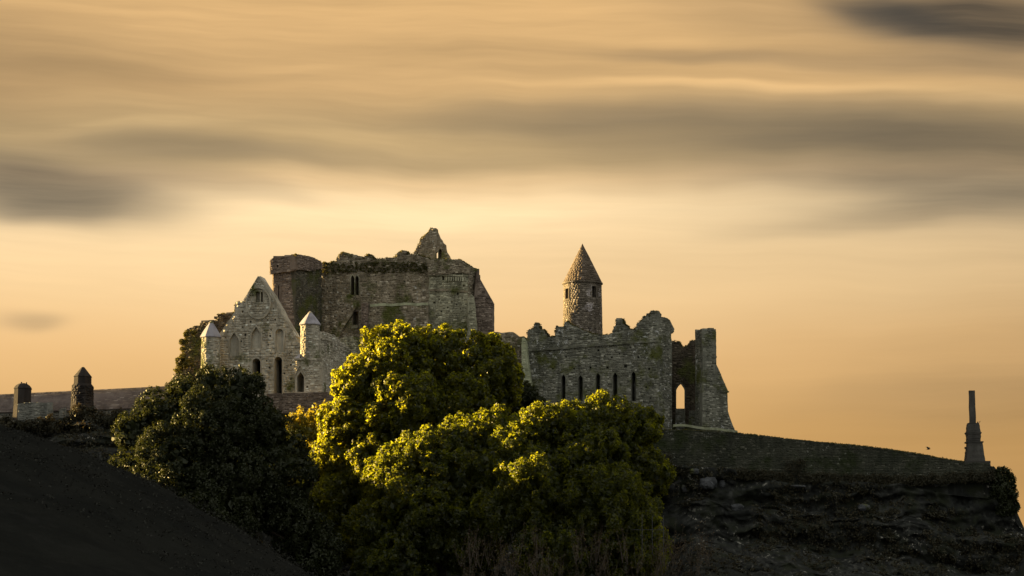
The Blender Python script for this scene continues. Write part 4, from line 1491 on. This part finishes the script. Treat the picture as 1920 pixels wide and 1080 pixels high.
mesh_obj('rubble_stones', a[0], a[1], M['dark_turret'], ta, tint=a[2], kind='stuff')
tb_ = thing('squat_turret', 'squat dark turret with a low domed cap, leftmost on the skyline', 'turret', (P(42, 790, 341).x, 341, P(42, 800, 341).z))
c = P(42, 760, 341)
for nm, rings in (('drum', [(19 / s_, zt_(800)), (16.8 / s_, zt_(760)), (16.4 / s_, zt_(730))]), ('cap', [(16.2 / s_, zt_(731)), (17.6 / s_, zt_(729)), (16.0 / s_, zt_(726)), (13.0 / s_, zt_(722.5)), (8.5 / s_, zt_(719.8)), (4 / s_, zt_(718.6)), (0.5 / s_, zt_(718.2))])):
    v, f = lathe(rings, 8, c.x, 341, rot=math.pi / 8)
    mesh_obj(nm, v, f, M['dark_turret'], tb_)
v, f = box_pts((c.x - 0.2, 341, zt_(721)), 0.14, 0.14, 0.32)
mesh_obj('finial', v, f, M['dark_turret'], tb_)
v, f = box_pts((c.x + 0.45, 341, zt_(721)), 0.12, 0.12, 0.28)
mesh_obj('finial', v, f, M['dark_turret'], tb_)
# short broken pale walls among the bushes
for (x0, x1, yt, yb_, lab) in ((33, 99, 754, 785, 'short pale wall stub standing in front of the squat turret'), (114, 124, 764, 795, 'narrow pale pillar stub just left of the pointed small tower')):
    st__ = thing('wall_stub', lab, 'wall', tuple(P((x0 + x1) / 2, yb_ + 15, 338)))
    build_wall(st__, Plane(x0, 338, x1, 338.3), [(x0, yb_ + 15), (x0, yt + 3), ((x0 + x1) / 2, yt + 1), (x1, yt), (x1, yb_ + 15)], M['paleplaster'], thick=0.8, seed=int(x0), jag=0.05)

# ------------------------------------------------------------------ broken cross monument
MX, MY = P(1828, 866, 338.5).x, 338.8
ms = F / MY
mz = lambda y: P(1828, y, MY).z
mo = thing('stone_monument', 'tall broken shaft on a stepped tapering stone pedestal at the right end of the wall', 'monument', (MX, MY, mz(868)))


def mbox(name, xc, w0, w1, y0, y1, label=None, depth=0.8, n=6):
    V_, F_ = [], []
    rr = random.Random(int(y0))
    for k in range(n + 1):
        f = k / n
        w_ = (w0 + (w1 - w0) * f) / ms / 2
        xx = MX + (xc - 1828) / ms
        z_ = mz(y0) + (mz(y1) - mz(y0)) * f
        for (a, b) in ((-1, -1), (1, -1), (1, 1), (-1, 1)):
            V_.append((xx + a * w_ + rr.uniform(-0.03, 0.03), MY + b * w_ * depth + rr.uniform(-0.03, 0.03), z_))
    for k in range(n):
        for i in range(4):
            j = (i + 1) % 4
            F_.append((k * 4 + i, k * 4 + j, k * 4 + 4 + j, k * 4 + 4 + i))
    F_ += [(3, 2, 1, 0), tuple(n * 4 + i for i in range(4))]
    return mesh_obj(name, V_, F_, M['cross'], mo)


mbox('platform', 1826, 56, 56, 878, 866)
mbox('pedestal', 1828.4, 35.5, 27, 866, 831)
mbox('ledge', 1827.8, 31, 32.5, 831, 828.4, n=1)
mbox('upper_block', 1827, 24, 26, 828.4, 814)
mbox('ledge', 1826.8, 27.5, 28.5, 814, 811, n=1)
mbox('upper_block', 1826.8, 25.5, 20.5, 811, 793.6)
mbox('shaft', 1826.2, 11.6, 10.6, 793.6, 732.5)
mbox('broken_arm', 1836, 2.6, 1.6, 795, 790.5, n=2)
for (x, y, w_) in ((1812, 850, 2), (1844, 848, 2), (1811.5, 840, 2)):
    mbox('broken_carving', x, 3, 3, y + 2, y - 2, n=1)

# ------------------------------------------------------------------ boulders on the cliff
GRP = 'pale boulders on the cliff face'
BL = [(1302, 884, 9, 6, 'small pale boulder highest up under the wall, left end of the cliff'), (1328, 906, 17, 13, 'largest pale bluish boulder on the cliff, right of the trees'), (1285, 916, 8, 8, 'pale boulder at the edge of the trees, left of the large one'),
      (1354, 908, 6, 9, 'narrow pale boulder right of the large bluish boulder'), (1410, 880, 5, 4, 'tiny pale stone at the foot of the mossy wall'), (1770, 905, 11, 8, 'pale boulder below the monument end of the wall'),
      (1756, 908, 6, 5, 'small grey boulder beside the one below the monument'), (1472, 900, 6, 5, 'grey stone half way along the cliff top'), (1495, 912, 16, 3, 'flat pale ledge stone in the middle of the cliff'), (1382, 952, 14, 8, 'dull grey rounded rock low on the cliff'),
      (1620, 952, 12, 7, 'brownish stone low on the cliff, below the perched bird')]
for (x, y, a_, b_, lab) in BL:
    loc, nrm = hit(x, y)
    if loc is None:
        continue
    s_ = F / loc.y
    import bmesh
    bm = bmesh.new()
    bmesh.ops.create_icosphere(bm, subdivisions=3, radius=1)
    V_ = []
    for vv in bm.verts:
        q = vv.co.normalized()
        k = 1 + 0.28 * mnoise.fractal(q * 1.6 + Vector((x, y, 0)), 1, 2, 4) + 0.1 * mnoise.noise(q * 4 + Vector((x, 0, 0)))
        k = min(k, 0.95 / max(abs(q.x), abs(q.z) * 1.05, abs(q.y) * 1.05))
        V_.append((loc.x + q.x * k * a_ / s_, loc.y + q.y * k * (a_ + b_) / 2 / s_, loc.z + q.z * k * b_ / s_))
    F_ = [tuple(vv.index for vv in ff.verts) for ff in bm.faces]
    bm.free()
    o = mesh_obj('boulder', V_, F_, M['rock'], None, tint=np.random.default_rng(int(x)).uniform(0.3, 0.6, len(F_)))
    tag(o, lab, 'boulder', GRP)

# ------------------------------------------------------------------ trees
central = [(745, 682, 82, 0), (700, 712, 66, -1), (822, 672, 72, 1), (902, 694, 76, 2), (660, 716, 44, -2), (655, 790, 62, -2), (760, 770, 92, -3), (870, 760, 80, 0), (930, 730, 48, 2), (628, 855, 48, -3), (640, 930, 62, -3),
           (720, 880, 84, -4), (650, 1010, 66, -3), (820, 860, 80, -1), (700, 640, 32, 0), (950, 705, 34, 2)]
tcen = make_tree('largest tree, broad crown lit yellow-green on its left, in front of the keep', central, 316, M['leaf'], 770, 1.0, size=(0.22, 0.42), trunk_r=0.9)
lowmid = [(925, 806, 50, 0), (870, 822, 52, -1), (800, 856, 62, -2), (740, 890, 62, -2), (968, 812, 42, 1), (850, 900, 88, -2), (780, 960, 88, -4), (880, 990, 90, -3), (700, 990, 60, -3), (740, 1060, 80, -4)]
make_tree('lower tree with a sloping sunlit crest, between the largest tree and the right-hand tree', lowmid, 303, M['leaf2'], 830, 1.0, size=(0.2, 0.38))
rightt = [(1132, 788, 58, 0), (1188, 802, 52, 0), (1215, 800, 34, 1), (1075, 796, 52, -1), (1020, 792, 48, -1), (965, 842, 56, -2), (922, 876, 38, -2), (1100, 862, 88, -2), (1180, 876, 66, 0), (1015, 920, 98, -4), (1140, 955, 100, -4), (940, 960, 60, -4), (1225, 890, 40, 1),
          (1040, 1040, 90, -5), (1180, 1040, 80, -5)]
make_tree('wide tree with a rounded sunlit top below the lancets of the hall', rightt, 300, M['leaf2'], 1080, 1.0, size=(0.18, 0.34))
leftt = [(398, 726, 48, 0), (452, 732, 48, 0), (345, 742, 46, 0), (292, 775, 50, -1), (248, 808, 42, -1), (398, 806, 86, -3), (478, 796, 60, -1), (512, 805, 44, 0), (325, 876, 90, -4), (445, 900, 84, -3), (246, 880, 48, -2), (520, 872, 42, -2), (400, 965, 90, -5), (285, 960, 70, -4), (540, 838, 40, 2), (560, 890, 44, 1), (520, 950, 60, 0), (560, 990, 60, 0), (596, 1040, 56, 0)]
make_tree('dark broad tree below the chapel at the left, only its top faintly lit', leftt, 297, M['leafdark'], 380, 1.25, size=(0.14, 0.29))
gold = [(592, 782, 30, 0), (566, 790, 28, 0), (612, 776, 22, 1), (545, 800, 26, 0), (590, 815, 28, -1)]
make_tree('small golden bushy tree under the terrace wall, behind the two big trees', gold, 325, M['leafgold'], 585, 1.2, size=(0.16, 0.3), puff=(0.35, 0.7), trunk_r=0.3)
drk = [(985, 738, 26, 0), (1000, 752, 22, 0), (965, 752, 26, 0)]
make_tree('small dark round tree at the right shoulder of the largest tree', drk, 326, M['leafdark'], 985, 1.3, size=(0.16, 0.3), puff=(0.35, 0.7), trunk_r=0.3)


def bush(label, lobes, Y, mat, dens=1.2, size=(0.14, 0.28), puff=(0.3, 0.6), name='bush', cat='bush', group=None, kind=None):
    v, f, t, cs, rs = foliage(lobes, Y, dens, puff, size, core=True)
    o = mesh_obj(name, v, f, mat, None, tint=t)
    tag(o, label, cat, group, kind)
    return o


BG = 'dark bushes below the long building'
bush('dark bush at the left edge, below the squat turret', [(14, 796, 18, 0), (2, 800, 18, 0), (36, 798, 12, 0)], 334, M['scrub'], group=BG)
bush('dark bush between the squat turret and the pointed small tower', [(75, 797, 15, 0), (92, 784, 10, 0), (55, 796, 12, 0), (104, 797, 14, 0)], 334, M['scrub'], group=BG)
bush('ivy and brush clothing the foot of the pointed small tower', [(148, 775, 20, 0), (165, 788, 18, 0), (132, 790, 14, 0), (172, 770, 10, 0), (150, 800, 22, 0)], 336, M['scrub'], group=BG)
bush('dark bush right of the pointed small tower, by the big dark tree', [(188, 784, 12, 0), (205, 788, 14, 0), (222, 780, 14, 0)], 335, M['scrub'], group=BG)
bush('ivy hanging on the left end of the broken wall by the chapel', [(334, 690, 9, 0), (336, 676, 7, 0), (343, 655, 6.5, 0), (341, 640, 6, 0), (350, 626, 7, 0), (362, 622, 6, 0), (341, 668, 7, 0), (352, 680, 12, 0), (346, 640, 6, 0)], 344.5, M['ivy'], 2.0, (0.12, 0.24), (0.2, 0.4), 'ivy', 'ivy')
bush('dense overhanging bush on the cliff corner at the right edge', [(1878, 893, 20, 0), (1866, 890, 13, 0), (1890, 896, 14, 0), (1894, 915, 12, 0), (1897, 935, 12, 0), (1878, 920, 24, 0), (1903, 950, 10, 0), (1885, 950, 20, 0), (1893, 925, 16, 0)], 337, M['leafdark'], 2.6)
bush('dark ivy clump over the boundary wall, right of the wide tree', [(1240, 880, 24, 0), (1215, 890, 26, 0), (1258, 890, 14, 0)], 333, M['leafdark'])

# moss and small plants on wall tops
def tufts(pl, pts, n, Rr=0.16, back=1.0):
    q = pl.poly(pts)
    out = []
    for _ in range(n):
        i = random.randrange(len(q) - 1)
        f_ = random.random()
        s = q[i][0] + (q[i + 1][0] - q[i][0]) * f_
        z = q[i][1] + (q[i + 1][1] - q[i][1]) * f_
        out.append(pl.to3(s, z + 0.03, -random.random() * back))
    return out


cc = tufts(LA, topA, 420) + tufts(LB, topB, 90) + tufts(HP, topH, 380) + tufts(BW, topW[:-2], 620, back=0.9) + tufts(p2, [(556, 478.4), (566, 479.4), (590, 485), (603, 492)], 60) + tufts(GP, gab[1:10], 90) + tufts(TB, topT, 70) + tufts(RWp, rwo[3:24], 260, back=1.6)
cc += [LA.to3(*LA.uv(random.uniform(605, 800), random.uniform(492, 512)), 0.1) for _ in range(330)]
cc = np.array(cc)
v, f, t_ = leaf_arrays(cc, rng.uniform(0.10, 0.26, len(cc)), np.tile([0, -0.3, 1.0], (len(cc), 1)), 14, (0.08, 0.18), droop=0.4)
o = mesh_obj('wall_plants', v, f, M['ivy'], None, tint=t_, kind='stuff')
tag(o, 'moss and small plants growing along the ragged wall tops', 'plants')

# ------------------------------------------------------------------ undergrowth on the slope
pts, nn = [], []
while len(pts) < 5200:
    x, y = random.uniform(0, 1920), random.uniform(790, 1080)
    loc, nrm = hit(x, y)
    if loc is None or loc.y > 336 or fbm(loc.x * 0.08, loc.y * 0.08, loc.z * 0.1) < -0.12:
        continue
    pts.append(list(loc))
    nn.append(list(nrm))
pts, nn = np.array(pts), np.array(nn)
nn = nn * np.sign(np.where(nn[:, 1:2] < 0, 1, -1))
v, f, t_ = leaf_arrays(pts, rng.uniform(0.25, 0.7, len(pts)), nn, 16, (0.12, 0.3))
o = mesh_obj('undergrowth', v, f, M['scrub'], None, tint=t_, kind='stuff')
tag(o, 'dark scrubby undergrowth covering the shaded slope', 'undergrowth')

# ivy and scrub along the foot and face of the boundary wall
cc, cn = [], []
for k in range(1500):
    x = random.uniform(1225, 1862)
    yb = float(np.interp(x, [1200, 1300, 1500, 1700, 1860], [878, 882, 894, 900, 890]))
    hgt = 5 + 9 * abs(fbm(x * 0.02, 3.1, 0.0)) + (26 if 1468 < x < 1508 or 1225 < x < 1262 else 0)
    y = yb + 8 - random.random() ** 1.3 * (hgt + 8)
    cc.append(BW.to3(*BW.uv(x, y), random.uniform(0.1, 0.5)))
cc = np.array(cc)
v, f, t_ = leaf_arrays(cc, rng.uniform(0.2, 0.5, len(cc)), np.tile([0, -1.0, 0.3], (len(cc), 1)), 14, (0.1, 0.22))
o = mesh_obj('wall_foot_scrub', v, f, M['scrub'], None, tint=t_, kind='stuff')
tag(o, 'dark scrub and ivy along the foot of the boundary wall', 'scrub')

# thin twiggy shrubs with dry leaf tips, bottom centre
V_, F_ = [], []
lc = []
for k in range(80):
    px, py = random.uniform(860, 1330), random.uniform(1015, 1120)
    Y = random.uniform(276, 286)
    b = P(px, py + 30, Y)
    for j in range(5):
        h_ = random.uniform(1.8, 4.2)
        tip = b + Vector((random.uniform(-1.1, 1.1), random.uniform(-0.8, 0.8), h_))
        tube(b, tip, 0.03, 0.008, 4, V_, F_, 0.2)
        for m_ in range(7):
            f_ = random.uniform(0.4, 1.0)
            lc.append(list(b.lerp(tip, f_) + Vector((random.uniform(-0.15, 0.15), 0, random.uniform(-0.1, 0.1)))))
sh_ = thing('bramble_thicket', 'twiggy thicket with dry pale leaf tips at the bottom centre', 'thicket', (P(1100, 1080, 281).x, 281, 10))
o = mesh_obj('stems', V_, F_, M['bark'], sh_, kind='stuff')
lc = np.array(lc)
v, f, t_ = leaf_arrays(lc, np.full(len(lc), 0.2), np.tile([0, -0.5, 0.6], (len(lc), 1)), 2, (0.08, 0.17))
mesh_obj('leaves', v, f, M['dry'], sh_, tint=t_, kind='stuff')

# iron railing low on the slope
loc, _ = hit(1224, 1023)
Yr = 279.0
rl = thing('iron_railing', 'thin grey iron railing low in the dark, right of the wide tree', 'railing', tuple(P(1224, 1030, Yr)))
for x in (1204, 1223, 1244):
    V_, F_ = [], []
    tube(P(x, 1040, Yr), P(x, 966 if x != 1223 else 968, Yr), 0.035, 0.035, 6, V_, F_)
    mesh_obj('post', V_, F_, M['iron'], rl)
V_, F_ = [], []
tube(P(1186, 993, Yr), P(1246, 993.5, Yr), 0.025, 0.025, 6, V_, F_)
mesh_obj('rail', V_, F_, M['iron'], rl)


# ------------------------------------------------------------------ birds
def bird(label, px, py, Y, span_px, flying=True, yaw=0.3):
    s_ = Y / F
    c = P(px, py, Y)
    u = span_px * s_
    root = thing('bird', label, 'bird', tuple(c))
    V_, F_ = [], []
    L = u * (0.62 if flying else 0.9)
    prof = [(-0.5, 0.015), (-0.42, 0.05), (-0.2, 0.11), (0.05, 0.14), (0.25, 0.10), (0.36, 0.075), (0.44, 0.06), (0.5, 0.015)]
    tilt = 0.15 if flying else 0.75
    ax = Vector((math.cos(yaw) * math.cos(tilt), math.sin(yaw) * math.cos(tilt), math.sin(tilt)))
    uu = ax.orthogonal().normalized()
    ww = ax.cross(uu)
    for (a_, r_) in prof:
        for i in range(8):
            an = 2 * math.pi * i / 8
            V_.append(tuple(c + ax * a_ * L + (uu * math.cos(an) + ww * math.sin(an)) * r_ * L))
    for k in range(len(prof) - 1):
        for i in range(8):
            j = (i + 1) % 8
            F_.append((k * 8 + i, k * 8 + j, k * 8 + 8 + j, k * 8 + 8 + i))
    mesh_obj('body', V_, F_, M['feather'], root, smooth=True)
    # tail fan
    t0 = c - ax * L * 0.42
    side = ax.cross(Vector((0, 0, 1))).normalized()
    tv = [tuple(t0 + side * 0.03 * L), tuple(t0 - side * 0.03 * L), tuple(t0 - ax * 0.3 * L - side * 0.10 * L), tuple(t0 - ax * 0.3 * L + side * 0.10 * L)]
    tv += [(a_, b_, c_ + 0.012 * L + 0.005) for a_, b_, c_ in tv]
    bf = [(0, 1, 2, 3), (7, 6, 5, 4), (0, 4, 5, 1), (1, 5, 6, 2), (2, 6, 7, 3), (3, 7, 4, 0)]
    mesh_obj('tail', tv, bf, M['feather'], root)
    if flying:
        for sd_ in (-1, 1):
            el_ = c + side * sd_ * u * 0.26 + Vector((0, 0, u * (0.30 if sd_ < 0 else 0.18)))
            tp_ = c + side * sd_ * u * 0.5 - ax * u * 0.16 + Vector((0, 0, u * (0.34 if sd_ < 0 else -0.10)))
            wv = [c + ax * L * 0.18, c - ax * L * 0.2, el_ - ax * L * 0.32, el_ + ax * L * 0.14, tp_ - ax * L * 0.1, tp_]
            wv = [tuple(q) for q in wv] + [tuple(q + Vector((0, 0, 0.02))) for q in wv]
            mesh_obj('wing', wv, [(0, 1, 2, 3), (3, 2, 4, 5), (6, 9, 8, 7), (9, 11, 10, 8), (0, 3, 9, 6), (3, 5, 11, 9), (1, 7, 8, 2), (2, 8, 10, 4), (4, 10, 11, 5)], M['feather'], root)


bird('black bird in flight above the boundary wall', 1741, 842, 330, 14)
bird('tiny bird perched on the boundary wall', 1641.5, 838, 336.1, 5, False, 0.4)
bird('tiny bird perched on the wall just left of the monument', 1782.5, 861.5, 336.1, 4.5, False, 2.6)
bird('small bird on the top of the monument pedestal', 1837, 791, 338.6, 5, False, 0.5)
